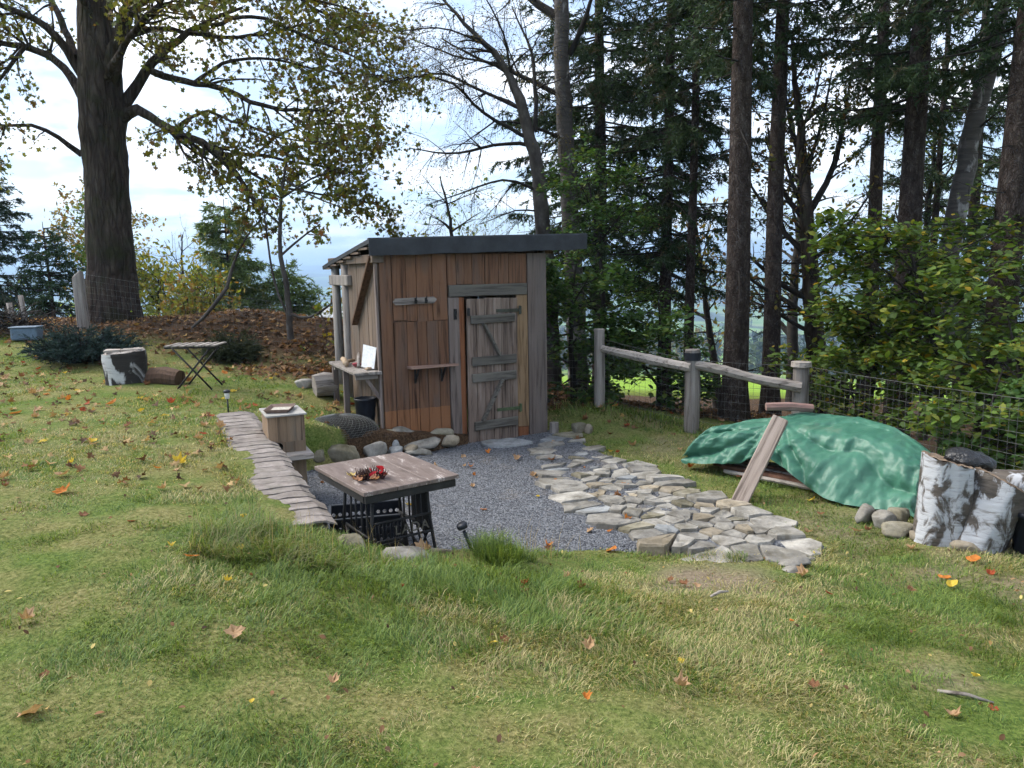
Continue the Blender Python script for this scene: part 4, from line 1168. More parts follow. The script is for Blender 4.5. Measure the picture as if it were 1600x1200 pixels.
o = MB().tube([(x, y, z1 - .03), (x, y, z1 + .03)], [r_ * 1.25, r_ * 1.22], 12, wob=.05).build('cap', MT['old_wood_h'], posts[2]); o.matrix_parent_inverse = Matrix.Identity(4)
for pts_, rs in (([(1.26, 10.74, .46), (1.6, 10.45, .40), (1.85, 10.2, .36), (2.05, 10.0, .33), (2.3, 9.75, .30)], [.05, .06, .07, .06, .065]),
                 ([(2.36, 9.76, .33), (2.7, 9.62, .28), (2.95, 9.5, .20), (3.2, 9.42, .15), (3.56, 9.3, .09)], [.06, .065, .06, .065, .07])):
    P_ = np.array(pts_)
    t0 = np.linspace(0, 1, len(P_)); t1 = np.linspace(0, 1, 17)
    PI_ = np.column_stack([np.interp(t1, t0, P_[:, k]) for k in range(3)]); PI_ = np.array([PI_[max(0, q - 2):q + 3].mean(0) if 0 < q < 16 else PI_[q] for q in range(17)])
    fpart(MB().tube(PI_, np.interp(t1, t0, rs) * RNG.uniform(.97, 1.03, 17), 8, wob=.05), 'rail', MT['old_wood_h'])
def netting(a, b, h0, h1, sag=.02, dv=.085, dh=.1, r_=.0021):
    """square wire mesh between two ground points"""
    a = np.array(a, float); b = np.array(b, float); L_ = np.linalg.norm(b - a); VV = []; FF = []; o_ = 0
    nv = int(L_ / dv); ts = np.linspace(0, 1, nv + 1)
    X = a[0] + (b[0] - a[0]) * ts; Y = a[1] + (b[1] - a[1]) * ts
    za, zb_ = gz(*a), gz(*b)
    Zb = za + (zb_ - za) * ts - sag * np.sin(np.pi * ts) + .04
    Ht = h0 + (h1 - h0) * ts
    wav = .012 * np.sin(ts * 19) + RNG.normal(0, .003, nv + 1)
    nh = int(max(h0, h1) / dh)
    for i in range(nv + 1):
        V, F = tube_np([(X[i], Y[i] + wav[i], Zb[i]), (X[i], Y[i] + wav[i] * 1.5, Zb[i] + Ht[i] / 2), (X[i], Y[i] + wav[i], Zb[i] + Ht[i])], [r_ * .8] * 3, 3)
        VV.append(V); FF.append(F + o_); o_ += len(V)
    for j in range(nh + 1):
        V, F = tube_np(np.column_stack([X, Y + wav, Zb + Ht * j / nh]), np.full(nv + 1, r_ * (1.5 if j == nh else 1)), 3)
        VV.append(V); FF.append(F + o_); o_ += len(V)
    return big_mesh('wire_netting', np.concatenate(VV), np.concatenate(FF))
def net_obj(par, a, b, h0, h1):
    o = link('wire_netting', netting(a, b, h0, h1), MT['wire'], par); o.matrix_parent_inverse = Matrix.Translation(-Vector(par.location)); return o
net_obj(fence, (.1, 11.7), (1.22, 10.92), .95, .95)
net_obj(fence, (1.24, 10.92), (2.33, 9.93), .95, .92)
net_obj(fence, (2.34, 9.94), (3.58, 9.50), .92, .95)
net_obj(fence, (3.6, 9.48), (4.42, 6.1), .95, 1.0)
net_obj(fence, (4.42, 6.1), (4.9, 4.2), 1.0, 1.0)
# ---- pile under the green tarpaulin
m, nt, out = nodes('green_tarp')
v, _, _ = coords(nt, perobj=False)
g = noise(nt, v, 3.2, 5, .6, .4); f = noise(nt, v, 26, 4, .6)
c = ramp(nt, g, [(.03, .112, .074), (.047, .152, .10), (.078, .19, .132)], [.3, .5, .7])
d_ = ramp(nt, noise(nt, v, 1.7, 5, .65), [(0, 0, 0), (1, 1, 1)], [.58, .75])
c = mixc(nt, mth(nt, 'MULTIPLY', d_, .5), c, (.16, .17, .12))
vo = nt.nodes.new('ShaderNodeTexVoronoi'); vo.feature = 'DISTANCE_TO_EDGE'; vo.inputs['Scale'].default_value = 9
nt.links.new(v, vo.inputs['Vector'])
h = mth(nt, 'ADD', mth(nt, 'MULTIPLY', vo.outputs['Distance'], 1.3), mth(nt, 'ADD', mth(nt, 'MULTIPLY', g, .8), mth(nt, 'MULTIPLY', f, .25)))
finish(nt, out, c, .47, h, .3, .02, .4)
MT['tarp'] = m
# plan: local s along the pile (left end to right end), t across (front to back)
PA0 = np.array([1.86, 7.96]); PA1 = np.array([3.38, 6.28])
ps = (PA1 - PA0); PLn = float(np.linalg.norm(ps)); ps /= PLn; pt_ = np.array([-ps[1], ps[0]])
NS, NTt = 120, 84
sg = np.linspace(0, 1, NS); tg = np.linspace(0, 1, NTt)
SS, TG = np.meshgrid(sg, tg, indexing='ij')
def pile_top(s): return np.interp(s, [0, .04, .13, .3, .45, .62, .78, .9, 1.0], [.36, .41, .47, .55, .59, .60, .57, .49, .40])
def hem(s): return np.interp(s, [0, .1, .2, .33, .42, .5, .6, .7, .78, .86, 1], [.05, .08, .13, .20, .27, .22, .13, .05, .02, .01, .02])
def depth_f(s): return np.interp(s, [0, .08, .3, .6, .85, 1], [.75, .9, 1.0, 1.05, .9, .75])
Hh = pile_top(SS); He = hem(SS); Dp = depth_f(SS)
# section path: hem -> front slope -> rounded top -> back
# u: horizontal distance from the front, z: height
fr = np.clip(TG / .42, 0, 1); tp = np.clip((TG - .42) / .4, 0, 1); bk_ = np.clip((TG - .82) / .18, 0, 1)
u = np.interp(SS, [0, .08, .25, .5, .75, 1], [.07, .12, .26, .40, .40, .28]) * fr ** 1.25 + tp * (Dp - .42) + bk_ * .08
z = He + (Hh * .86 - He) * (1 - (1 - fr) ** 1.15) + Hh * .14 * np.sin(np.clip(tp, 0, 1) * np.pi * .55) / 1.0 - bk_ ** 1.2 * Hh * .85
rid = lambda a, b, sd_: 1 - np.abs(2 * fbm(a, b, sd_, 3) - 1)
fold = rid(SS * 11 - TG * 2.5 + 3, TG * 1.3 + SS * 2, 21) - .72
fold2 = rid(SS * 26 + TG * 5, TG * 3 - SS * 4, 22) - .72
fold3 = rid(SS * 5 + TG * 9, TG * 5 - SS * 11, 29) - .72
ang = np.arctan2((TG - .5) * 1.0, (SS - .37) * 2.4)
rad_ = np.clip(np.hypot((TG - .5), (SS - .37) * 2.4) * 1.6, 0, 1)
fold = (np.abs(np.sin(ang * 6.5 + 3.2 * fbm(SS * 4, TG * 3, 71, 2))) ** .7 - .62) * rad_ * .42 + fold * .35
amp = .17 * np.clip(1.25 - tp * .9, .2, 1.1)
z = z + amp * fold * .6 + .02 * fold2 + .018 * fold3
u = u - amp * fold * 1.35 - .03 * fold2 - .028 * fold3
# ridge pushed up where the beam leans and a bay beside it
z += .05 * np.exp(-((SS - .36) / .05) ** 2) * (1 - tp * .5)
u += .10 * np.exp(-((SS - .32) / .07) ** 2) * (1 - fr)
u -= .16 * np.exp(-((SS - .70) / .18) ** 2) * (1 - fr * .8)
endc = np.clip(1 - SS / .05, 0, 1) ** 2
z *= 1 - .05 * endc
XX = PA0[0] + ps[0] * SS * PLn + pt_[0] * u; YY = PA0[1] + ps[1] * SS * PLn + pt_[1] * u
ZZ = -.56 + np.maximum(z, .012)
V = np.stack([XX, YY, ZZ], -1).reshape(-1, 3)
# close both ends down to the hem
i = np.arange(NS - 1)[:, None] * NTt; k = np.arange(NTt - 1)[None]
F = np.stack([i + k, i + NTt + k, i + NTt + k + 1, i + k + 1], -1).reshape(-1, 4)
ex = []; b0 = len(V)
for e_, (row, dr) in enumerate(((0, -1), (NS - 1, 1))):
    rowV = V[row * NTt:(row + 1) * NTt]
    for q_ in (1, 2, 3):
        f_ = q_ / 3
        low = -.56 + (.13 if e_ == 0 else .01)
        W_ = rowV.copy(); W_[:, 2] = rowV[:, 2] + (np.minimum(low + .02 * np.sin(np.arange(NTt) * .7), rowV[:, 2]) - rowV[:, 2]) * f_ ** .9
        W_[:, 0] += ps[0] * dr * (.05 * f_ + .02 * np.sin(np.arange(NTt) * .5) * f_); W_[:, 1] += ps[1] * dr * (.05 * f_ + .02 * np.sin(np.arange(NTt) * .5) * f_)
        ex.append(W_)
exV = np.concatenate(ex); Fx = []
for e_, row in ((0, 0), (1, NS - 1)):
    prev = row * NTt + np.arange(NTt)
    for q_ in range(3):
        cur = b0 + (e_ * 3 + q_) * NTt + np.arange(NTt)
        f_ = np.stack([prev[:-1], prev[1:], cur[1:], cur[:-1]], -1)
        Fx.append(f_ if e_ == 0 else f_[:, ::-1]); prev = cur
pile = tag(empty('tarpaulin', (2.6, 7.2, -.56)), 'creased green tarpaulin draped over a low pile beside the fence', 'tarpaulin')
o = link('sheet', big_mesh('sheet', np.concatenate([V, exV]), np.concatenate([F] + Fx)), MT['tarp'], pile, True); o.matrix_parent_inverse = Matrix.Translation(-Vector(pile.location))
# rusty rods and boards stacked underneath
rust = simple('rust', [(.06, .03, .02), (.14, .07, .045), (.2, .11, .07)], 8, rough=.9)
for k in range(8):
    s0 = rnd.uniform(.05, .18); s1 = rnd.uniform(.72, .86); t0 = .10 + (k % 8) * .075 + rnd.uniform(-.02, .02); zz_ = -.53 + (k // 8) * .07 + rnd.uniform(0, .04)
    if s1 < s0: s0, s1 = s1, s0
    a = PA0 + ps * s0 * PLn + pt_ * t0; b = PA0 + ps * s1 * PLn + pt_ * (t0 + rnd.uniform(-.04, .04))
    o = MB().tube([(a[0], a[1], zz_), ((a[0] + b[0]) / 2, (a[1] + b[1]) / 2, zz_ + .01), (b[0], b[1], zz_)], rnd.uniform(.014, .03), 6).build('stacked_rod', rust if k % 3 else MT['old_wood_h'])
    tag(o, ['front', 'second', 'third', 'fourth', 'fifth', 'sixth', 'seventh', 'rearmost'][k] + (' rusty rod' if k % 3 else ' grey batten') + ' from the front under the green tarpaulin', 'rod', 'rods stacked under the tarpaulin')
# leaning beam and block on top
MT['beam_wood'] = wood('beam_wood', [(.17, .13, .105), (.31, .25, .21), (.40, .335, .29)], axis=2)
ba, bb_ = Vector((2.02, 6.70, -.58)), Vector((2.52, 7.06, .16))
bm_ = MB().box(-.075, .075, -.03, .03, 0, (bb_ - ba).length, .008).build('leaning_beam', MT['beam_wood'], bevel=.006)
bz_ = (bb_ - ba).normalized(); by_ = (Vector((.3, .75, -.5)) - bz_ * Vector((.3, .75, -.5)).dot(bz_)).normalized(); bx_ = by_.cross(bz_)
bm_.matrix_world = Matrix.Translation(ba) @ Matrix((bx_, by_, bz_)).transposed().to_4x4()
tag(bm_, 'pale weathered plank leaning diagonally against the green tarpaulin', 'plank')
bm_ = MB().tube([(2.66, 7.90, .115), (2.9, 7.88, .12), (3.14, 7.86, .10)], [.042, .046, .042], 8, wob=.1).build('bark_log', simple('red_bark', [(.10, .055, .045), (.22, .13, .11), (.3, .21, .18)], 7, stretch=(.3, 1, 1), bstr=.8))
tag(bm_, 'reddish brown log lying on top of the green tarpaulin', 'log')
# ---- broken birch stump at the right
MT['broken_wood'] = simple('broken_wood', [(.07, .045, .028), (.19, .135, .09), (.28, .21, .15)], 9, fine=50)
bb = tag(empty('broken_birch_trunk', (3.40, 5.62, -.57)), 'big broken white birch trunk piece standing at the right of the tarpaulin', 'stump')
rg = [(-.10, .03, .67 * f_, .185 + .04 * (1 - f_) ** 3 - .015 * f_, .20, -.05 * f_) for f_ in np.linspace(0, 1, 9)]
lobed('bark', rg, 44, .10, MT['birch_white'], bb, 8)
lobed('broken_wood', [(-.10, .03, .67, .169, .199, -.05), (-.10, .03, .68, .15, .18, -.045), (-.10, .03, .60, .09, .1, -.02), (-.10, .03, .58, .003, .003, 0)], 44, .10, MT['broken_wood'], bb, 8)
rg = [(.06 + .23 * f_, -.06, .50 * f_, .20 + .05 * (1 - f_) ** 3 + .015 * f_, .20, -.125 * f_) for f_ in np.linspace(0, 1, 12)]
lobed('leaning_bark', rg, 56, .07, MT['birch_white'], bb, 9)
lobed('broken_wood', [(.29, -.06, .50, .215, .20, -.125), (.293, -.06, .515, .20, .188, -.118), (.28, -.06, .47, .17, .155, -.10), (.25, -.06, .42, .06, .06, -.03), (.25, -.06, .42, .003, .003, 0)], 56, .07, MT['broken_wood'], bb, 9)
bagV = IV.copy(); 
bagm = simple('bin_bag', [(.010, .010, .011), (.022, .022, .024)], 6, fine=30, rough=.32, bstr=1, bdist=.03, var=0, spec=.5)
bv = np.column_stack([bagV[:, 0] * .19, bagV[:, 1] * .13, np.maximum(bagV[:, 2], -.45) * .085])
bv *= (1 + .25 * (fbm(bagV[:, 0] * 4 + 3, bagV[:, 1] * 4 + bagV[:, 2] * 3, 14) - .5)[:, None] * 2)
bag = link('black_bag', big_mesh('black_bag', bv, IF), bagm, None, True); bag.location = (3.52, 5.72, .075); bag.rotation_euler = (0, .22, -.2)
tag(bag, 'crumpled black plastic bag lying on the broken birch trunk', 'bag')
lg2 = tag(empty('birch_log', (4.05, 5.85, -.2), -.4), 'white birch log lying behind the broken birch trunk at the right edge', 'log')
MB().tube([(-.35, 0, .0), (0, 0, .02), (.4, 0, -.02)], [.13, .135, .13], 16, wob=.04).build('bark', MT['birch_white'], lg2, True)
MB().tube([(-.3, .05, -.36), (-.3, .05, -.13)], [.13, .12], 12, wob=.06).build('support_block', MT['dark_wood'], lg2)
dr = tag(empty('dark_root', (3.93, 5.5, -.02), .2), 'black spiky root hanging over the pot at the right edge', 'root')
mb = MB()
for k in range(46):
    a = rnd.uniform(0, 6.28); q = rnd.uniform(.3, 2.5); d = Vector((math.cos(a) * math.sin(q) * .6, math.sin(a) * math.sin(q) * .6, math.cos(q)))
    mb.tube([(0, 0, -.05), Vector((0, 0, -.05)) + d * rnd.uniform(.08, .15)], [.02, .004], 5)
mb.tube([(0, 0, -.28), (.01, 0, 0)], [.03, .04], 7).build('root_mass', flat('char', (.02, .02, .022), .9), dr)
pot = tag(empty('plant_pot', (3.86, 5.42, -.57)), 'black plastic plant pot standing at the right edge below the birch log', 'pot')
MB().lathe([(.13, 0), (.165, .3), (.178, .3), (.18, .335), (.165, .335), (.155, .26), (.01, .255)], 28, cap=False).build('body', MT['black_plastic'], pot, True)
rock('soil', (0, 0, .26), (.28, .28, .06), 0, simple('pot_soil', [(.05, .03, .02), (.13, .08, .05)], 20), pot, seed=77)
# ---- things at the far left
gp = tag(empty('grey_post', (-7.55, 13.35, gz(-7.55, 13.35) - .05)), 'thick grey wooden post standing against the left side of the maple', 'post')
MB().add([(-.09, -.06, 0), (.11, -.06, 0), (.10, .07, 0), (-.08, .07, 0), (-.10, -.06, .95), (.06, -.06, 1.08), (.06, .07, 1.06), (-.09, .07, .93)], [(0, 3, 2, 1), (4, 5, 6, 7), (0, 1, 5, 4), (1, 2, 6, 5), (2, 3, 7, 6), (3, 0, 4, 7)]).build('timber', MT['old_wood_v'], gp, bevel=.02)
lf = tag(empty('netting_fence', (-6, 13.2, .5)), 'old wire netting strung past the maple trunk', 'fence')
o = link('wire_netting', netting((-7.5, 13.2), (-3.0, 12.9), .95, .6, r_=.0013), MT['wire'], lf); o.matrix_parent_inverse = Matrix.Translation(-Vector(lf.location))
bkx = tag(empty('storage_tub', (-8.02, 12.5, gz(-8.02, 12.5)), .2), 'grey blue plastic tub beside the blue spruce bush at the left', 'tub')
MB().box(-.2, .2, -.14, .14, 0, .2, .012).build('body', flat('tub_blue', (.13, .19, .26), .5), bkx, bevel=.02)
MB().box(-.215, .215, -.155, .155, .2, .222).build('lid', flat('tub_lid', (.16, .22, .29), .5), bkx, bevel=.01)
for k, (x, y, h_, lab) in enumerate(((-8.45, 13.2, .62, 'taller grey stake leaning behind the tub at the left edge'), (-8.62, 13.15, .5, 'shorter pale stake left of the taller grey stake'))):
    z0 = gz(x, y)
    tag(MB().tube([(x, y, z0 - .1), (x - .06, y, z0 + h_)], [.05, .045], 9, wob=.05).build('wooden_stake', MT['old_wood_v'], smooth=True), lab, 'stake')
mb = MB()
for k in range(420):
    x, y = rnd.gauss(-8.75, .42), rnd.gauss(13.0, .25); z0 = gz(x, y) + rnd.uniform(0, .42) * max(0, 1 - abs(x + 8.75) / 1.0)
    a = rnd.uniform(0, 6.28); q = rnd.uniform(-.5, .7); L_ = rnd.uniform(.25, .6)
    mb.tube([(x, y, z0), (x + L_ * math.cos(a) * math.cos(q), y + L_ * math.sin(a) * math.cos(q), max(z0 + L_ * math.sin(q), gz(x, y) + .01))], [.009, .003], 3, cap=False)
tag(mb.build('brush_pile', MT['twig_bark']), 'tangled pile of cut twigs at the far left edge', 'brush pile', kind='stuff')
# greenhouse roof just showing behind the bank
gr = tag(empty('low_outbuilding', (-4.4, 27, 0), .1), 'low building with pale grey roof behind the bank left of the shed', 'building')
z0 = gz(-4.4, 27)
MB().box(-3, 2.1, 0, 4, z0 - .5, -.25).build('wall', flat('render_wall', (.4, .4, .38), .9), gr)
MB().add([(-3.2, -.3, -.25), (2.3, -.3, -.25), (2.3, 2, .30), (-3.2, 2, .30), (2.3, 4.3, -.25), (-3.2, 4.3, -.25)], [(0, 1, 2, 3), (3, 2, 4, 5), (0, 3, 5), (1, 4, 2)]).build('roof', simple('gravel_roof', [(.3, .31, .32), (.5, .51, .52)], 5, fine=30), gr)
TR = {
 'maple': [
  [(-7.54,14.3,0.64,0.567),(-7.51,14.3,1.03,0.482),(-7.46,14.3,1.74,0.422),(-7.42,14.3,2.67,0.386),(-7.38,14.3,3.7,0.374),(-7.36,14.3,4.48,0.398),(-7.34,14.3,5.14,0.362),(-7.33,14.3,5.9,0.301),(-7.28,14.3,7.07,0.265),(-7.22,14.3,8.42,0.169),(-7.16,14.3,9.82,0.072)],
  [(-7.28,14.3,4.7,0.175),(-6.9,14.1,5.52,0.149),(-6.5,13.9,6.19,0.116),(-6.13,13.7,6.93,0.084),(-5.66,13.5,7.82,0.045),(-5.09,13.3,8.57,0.022)],
  [(-7.17,14.3,4.31,0.135),(-6.74,14.46,5.08,0.097),(-6.43,14.62,5.54,0.081),(-5.99,14.78,5.97,0.066),(-5.5,14.94,6.28,0.042),(-4.95,15.1,6.53,0.025)],
  [(-6.39,14.3,5.22,0.064),(-5.63,14.14,4.95,0.055),(-5.01,13.98,4.86,0.047),(-4.42,13.82,4.49,0.038),(-3.71,13.66,4.38,0.03),(-2.79,13.5,4.31,0.015)],
  [(-7.02,14.3,4.42,0.119),(-6.6,14.07,4.56,0.094),(-6.23,13.84,4.32,0.077),(-5.87,13.61,4.06,0.076),(-5.29,13.39,3.87,0.06),(-4.85,13.16,3.6,0.051),(-4.48,12.93,3.15,0.036),(-4.16,12.7,2.73,0.028)],
  [(-5.27,14.3,3.77,0.04),(-4.53,14.0,3.72,0.031),(-3.88,13.7,3.53,0.023),(-3.04,13.4,3.37,0.015),(-2.33,13.1,3.19,0.007)],
  [(-7.8,14.3,3.8,0.056),(-8.12,14.15,4.08,0.039),(-8.46,14.0,4.34,0.031),(-8.95,13.85,4.21,0.023),(-9.5,13.7,4.3,0.015)],
  [(-7.69,14.3,4.82,0.103),(-8.0,14.46,5.33,0.072),(-8.41,14.62,5.64,0.065),(-8.9,14.78,5.83,0.058),(-9.47,14.94,5.93,0.05),(-10.5,15.1,6.25,0.034)],
  [(-7.64,14.3,5.15,0.088),(-7.79,14.14,5.55,0.079),(-7.89,13.98,5.87,0.062),(-8.26,13.82,6.09,0.054),(-8.59,13.66,6.17,0.046),(-9.4,13.5,6.51,0.03)],
  [(-7.72,14.3,5.48,0.072),(-8.21,14.7,6.37,0.057),(-8.71,15.1,7.18,0.042),(-9.6,15.5,8.02,0.026)],
  [(-6.89,14.3,5.79,0.072),(-6.31,14.58,6.08,0.049),(-5.85,14.86,5.99,0.041),(-5.24,15.14,6.0,0.034),(-4.47,15.42,6.18,0.026),(-3.66,15.7,6.49,0.017)],
  [(-6.61,14.3,6.32,0.072),(-5.56,14.05,6.74,0.047),(-4.48,13.8,6.63,0.038),(-3.56,13.55,6.23,0.023),(-2.46,13.3,5.83,0.015)],
  [(-6.41,14.3,7.06,0.056),(-5.22,14.47,7.52,0.04),(-4.14,14.63,7.46,0.033),(-2.94,14.8,7.08,0.016)],
  [(-7.32,14.3,6.01,0.08),(-7.23,13.3,6.7,0.052),(-7.4,12.3,6.87,0.027)],
  [(-7.32,14.3,4.92,0.08),(-6.3,13.3,5.49,0.052),(-5.18,12.3,5.83,0.034),(-4.36,11.3,6.07,0.019)],
  [(-5.7,14.3,4.98,0.04),(-5.14,14.45,5.42,0.032),(-4.37,14.6,5.5,0.024),(-3.49,14.75,5.3,0.016),(-2.33,14.9,5.2,0.008)],
  [(-5.27,14.3,5.98,0.04),(-4.35,13.95,6.06,0.031),(-3.4,13.6,5.53,0.023),(-2.49,13.25,5.11,0.015),(-1.92,12.9,4.52,0.007)],
  [(-5.16,14.3,7.45,0.04),(-4.27,14.55,6.79,0.032),(-3.44,14.8,6.32,0.025),(-2.57,15.05,5.93,0.017),(-2.03,15.3,5.29,0.009)],
  [(-8.61,14.3,5.69,0.04),(-8.85,14.05,5.22,0.031),(-9.07,13.8,4.74,0.015)],
  [(-4.63,14.3,3.76,0.024),(-4.1,14.6,4.26,0.02),(-3.33,14.9,4.41,0.017),(-2.42,15.2,4.21,0.008)],
  [(-6.17,14.3,4.18,0.04),(-5.31,13.8,4.46,0.027),(-4.59,13.3,4.14,0.022),(-3.81,12.8,3.78,0.014),(-2.77,12.3,3.58,0.007)],
  [(-5.43,14.3,3.89,0.032),(-4.39,14.18,3.18,0.024),(-3.67,14.05,3.04,0.02),(-2.73,13.93,2.9,0.015),(-2.03,13.8,2.66,0.008)],
 ],
 'birch_bent': [
  [(0.7,13.5,-0.45,0.159),(0.65,13.5,1.15,0.142),(0.55,13.5,2.37,0.131),(0.45,13.5,3.45,0.114),(0.35,13.5,3.86,0.102),(0.19,13.5,4.28,0.091),(0.18,13.5,4.59,0.08),(0.06,13.5,4.77,0.068),(-0.09,13.5,5.07,0.057),(-0.34,13.5,5.35,0.046),(-0.68,13.5,5.64,0.034),(-0.99,13.5,5.97,0.023),(-1.3,13.5,6.37,0.014)],
  [(0.39,13.5,3.79,0.037),(-0.07,13.37,3.99,0.032),(-0.51,13.23,4.22,0.028),(-0.71,13.1,4.44,0.024),(-0.78,12.97,4.59,0.02),(-1.29,12.83,4.74,0.016),(-1.99,12.7,4.59,0.008)],
  [(0.16,13.5,4.32,0.033),(-0.17,13.66,4.5,0.029),(-0.56,13.82,4.7,0.025),(-1.01,13.98,5.01,0.021),(-1.42,14.14,5.09,0.017),(-2.13,14.3,4.89,0.009)],
  [(0.37,13.5,3.69,0.037),(-0.07,13.62,3.78,0.029),(-0.58,13.75,3.67,0.025),(-1.1,13.88,3.62,0.017),(-1.79,14.0,3.76,0.008)],
  [(0.49,13.5,2.91,0.029),(0.19,13.4,3.09,0.024),(-0.08,13.3,3.17,0.02),(-0.41,13.2,3.01,0.016),(-0.84,13.1,2.9,0.012),(-1.43,13.0,2.67,0.006)],
  [(0.44,13.5,3.93,0.041),(0.47,13.65,4.75,0.033),(0.42,13.8,5.31,0.025),(0.24,13.95,5.72,0.017),(0.08,14.1,6.14,0.009)],
  [(-0.09,13.5,5.05,0.025),(-0.71,13.73,5.16,0.018),(-1.27,13.97,5.44,0.014),(-1.74,14.2,5.67,0.009)],
  [(-0.31,13.5,5.32,0.02),(-0.78,13.27,5.49,0.016),(-1.28,13.03,5.53,0.012),(-1.77,12.8,5.37,0.006)],
  [(0.06,13.5,4.77,0.025),(-0.04,13.27,5.38,0.018),(-0.24,13.03,5.8,0.012),(-0.53,12.8,6.11,0.008)],
  [(0.48,13.5,2.59,0.016),(0.13,13.27,2.66,0.013),(-0.2,13.03,2.46,0.008),(-0.52,12.8,2.35,0.005)],
 ],
 'birch_straight': [
  [(1.28,14.6,-1.14,0.209),(1.21,14.6,0.86,0.185),(1.14,14.6,2.42,0.166),(1.05,14.6,3.71,0.154),(1.0,14.6,4.73,0.148),(0.96,14.6,5.52,0.135),(0.98,14.6,6.18,0.135),(1.06,14.6,7.04,0.111),(1.14,14.6,8.1,0.074),(1.26,14.6,9.54,0.025)],
  [(0.94,14.6,6.07,0.086),(0.61,14.77,6.35,0.075),(0.27,14.93,6.65,0.05),(-0.14,15.1,7.03,0.025)],
  [(1.11,14.6,5.46,0.062),(1.28,14.47,5.7,0.049),(1.39,14.35,5.98,0.042),(1.52,14.22,6.42,0.03),(1.76,14.1,7.05,0.012)],
  [(1.0,14.6,4.73,0.049),(0.53,14.72,4.97,0.043),(0.06,14.85,5.26,0.038),(-0.59,14.97,5.51,0.025),(-1.25,15.1,5.92,0.013)],
  [(1.04,14.6,3.96,0.037),(0.69,14.43,4.05,0.03),(0.28,14.27,4.23,0.024),(-0.3,14.1,4.21,0.012)],
  [(1.03,14.6,5.96,0.049),(0.79,14.77,6.67,0.037),(0.34,14.93,7.4,0.025),(-0.24,15.1,7.91,0.013)],
 ],
 'oak': [
  [(5.26,12.8,-1.1,0.183),(5.17,12.8,-0.21,0.162),(5.04,12.8,0.88,0.146),(4.94,12.8,1.73,0.13),(4.87,12.8,2.46,0.108),(4.81,12.8,3.13,0.086),(4.71,12.8,3.78,0.065),(4.61,12.8,4.48,0.043),(4.54,12.8,5.16,0.022)],
  [(4.92,12.8,1.73,0.054),(4.55,13.01,2.14,0.044),(4.32,13.22,2.55,0.033),(4.1,13.43,3.01,0.017)],
  [(4.88,12.8,2.31,0.054),(4.58,12.96,2.66,0.044),(4.4,13.11,3.2,0.033),(4.35,13.27,3.87,0.017)],
  [(4.86,12.8,2.36,0.065),(5.18,12.87,2.82,0.054),(5.4,12.94,3.34,0.044),(5.51,13.02,3.86,0.027),(5.59,13.09,4.43,0.011)],
  [(4.8,12.8,3.13,0.043),(4.69,13.14,3.79,0.033),(4.68,13.49,4.48,0.023),(4.71,13.83,5.24,0.012)],
  [(5.02,12.8,0.99,0.054),(4.56,12.84,1.21,0.043),(4.19,12.89,1.55,0.033),(3.87,12.93,1.86,0.016)],
  [(5.05,12.8,0.67,0.049),(4.55,12.64,1.0,0.043),(4.18,12.49,1.17,0.032),(3.6,12.33,1.54,0.016)],
  [(4.95,12.8,1.63,0.043),(5.22,12.57,1.88,0.032),(5.47,12.35,2.32,0.021),(5.6,12.12,2.69,0.01)],
  [(4.82,12.8,2.97,0.038),(4.99,12.82,3.53,0.032),(5.13,12.84,4.08,0.022),(5.22,12.87,4.68,0.011)],
  [(5.06,12.8,0.45,0.043),(4.74,12.97,0.61,0.033),(4.46,13.13,0.87,0.022),(4.17,13.3,0.98,0.011)],
  [(4.86,12.8,2.46,0.038),(4.57,12.85,2.98,0.033),(4.47,12.9,3.5,0.022),(4.39,12.96,4.12,0.011)],
  [(5.05,12.8,1.2,0.043),(5.51,12.94,1.4,0.033),(5.99,13.09,1.72,0.022),(6.48,13.23,2.04,0.011)],
  [(4.72,12.8,3.68,0.027),(5.14,13.3,4.38,0.022),(5.42,13.8,5.12,0.012)],
 ],
 'sapling': [
  [(-3.7,12.6,0.51,0.053),(-3.69,12.6,1.04,0.048),(-3.73,12.6,1.46,0.042),(-3.77,12.6,1.78,0.037),(-3.79,12.6,2.19,0.032),(-3.74,12.6,2.7,0.027),(-3.63,12.6,3.2,0.021),(-3.5,12.6,3.69,0.011)],
  [(-5.33,12.6,0.73,0.021),(-5.01,12.65,1.01,0.032),(-4.77,12.7,1.25,0.032),(-4.64,12.75,1.58,0.028),(-4.66,12.8,1.9,0.022),(-4.41,12.85,2.21,0.016),(-4.14,12.9,2.52,0.009)],
  [(-3.7,12.6,0.94,0.027),(-3.37,12.43,0.78,0.021),(-3.05,12.27,1.0,0.021),(-2.75,12.1,1.2,0.012)],
  [(-3.79,12.6,1.88,0.021),(-3.48,12.75,2.19,0.016),(-3.18,12.9,2.4,0.011)],
  [(-3.76,12.6,2.39,0.019),(-3.98,12.45,2.64,0.014),(-4.23,12.3,2.78,0.008)],
  [(-3.71,12.6,2.8,0.019),(-3.32,12.75,3.11,0.014),(-2.82,12.9,3.3,0.009)],
  [(-3.71,12.6,0.83,0.021),(-3.99,12.73,1.57,0.019),(-4.08,12.87,2.31,0.015),(-4.16,13.0,2.95,0.009)],
  [(-3.65,12.6,3.1,0.019),(-3.15,12.45,2.78,0.014),(-2.52,12.3,2.55,0.008)],
 ],
 'leaning_birch': [
  [(6.51,11.5,0.14,0.155),(6.5,11.5,1.49,0.145),(6.58,11.5,2.24,0.141),(6.7,11.5,3.16,0.131),(6.89,11.5,4.23,0.116),(7.11,11.5,5.44,0.087),(7.25,11.5,6.52,0.048)],
 ],
}

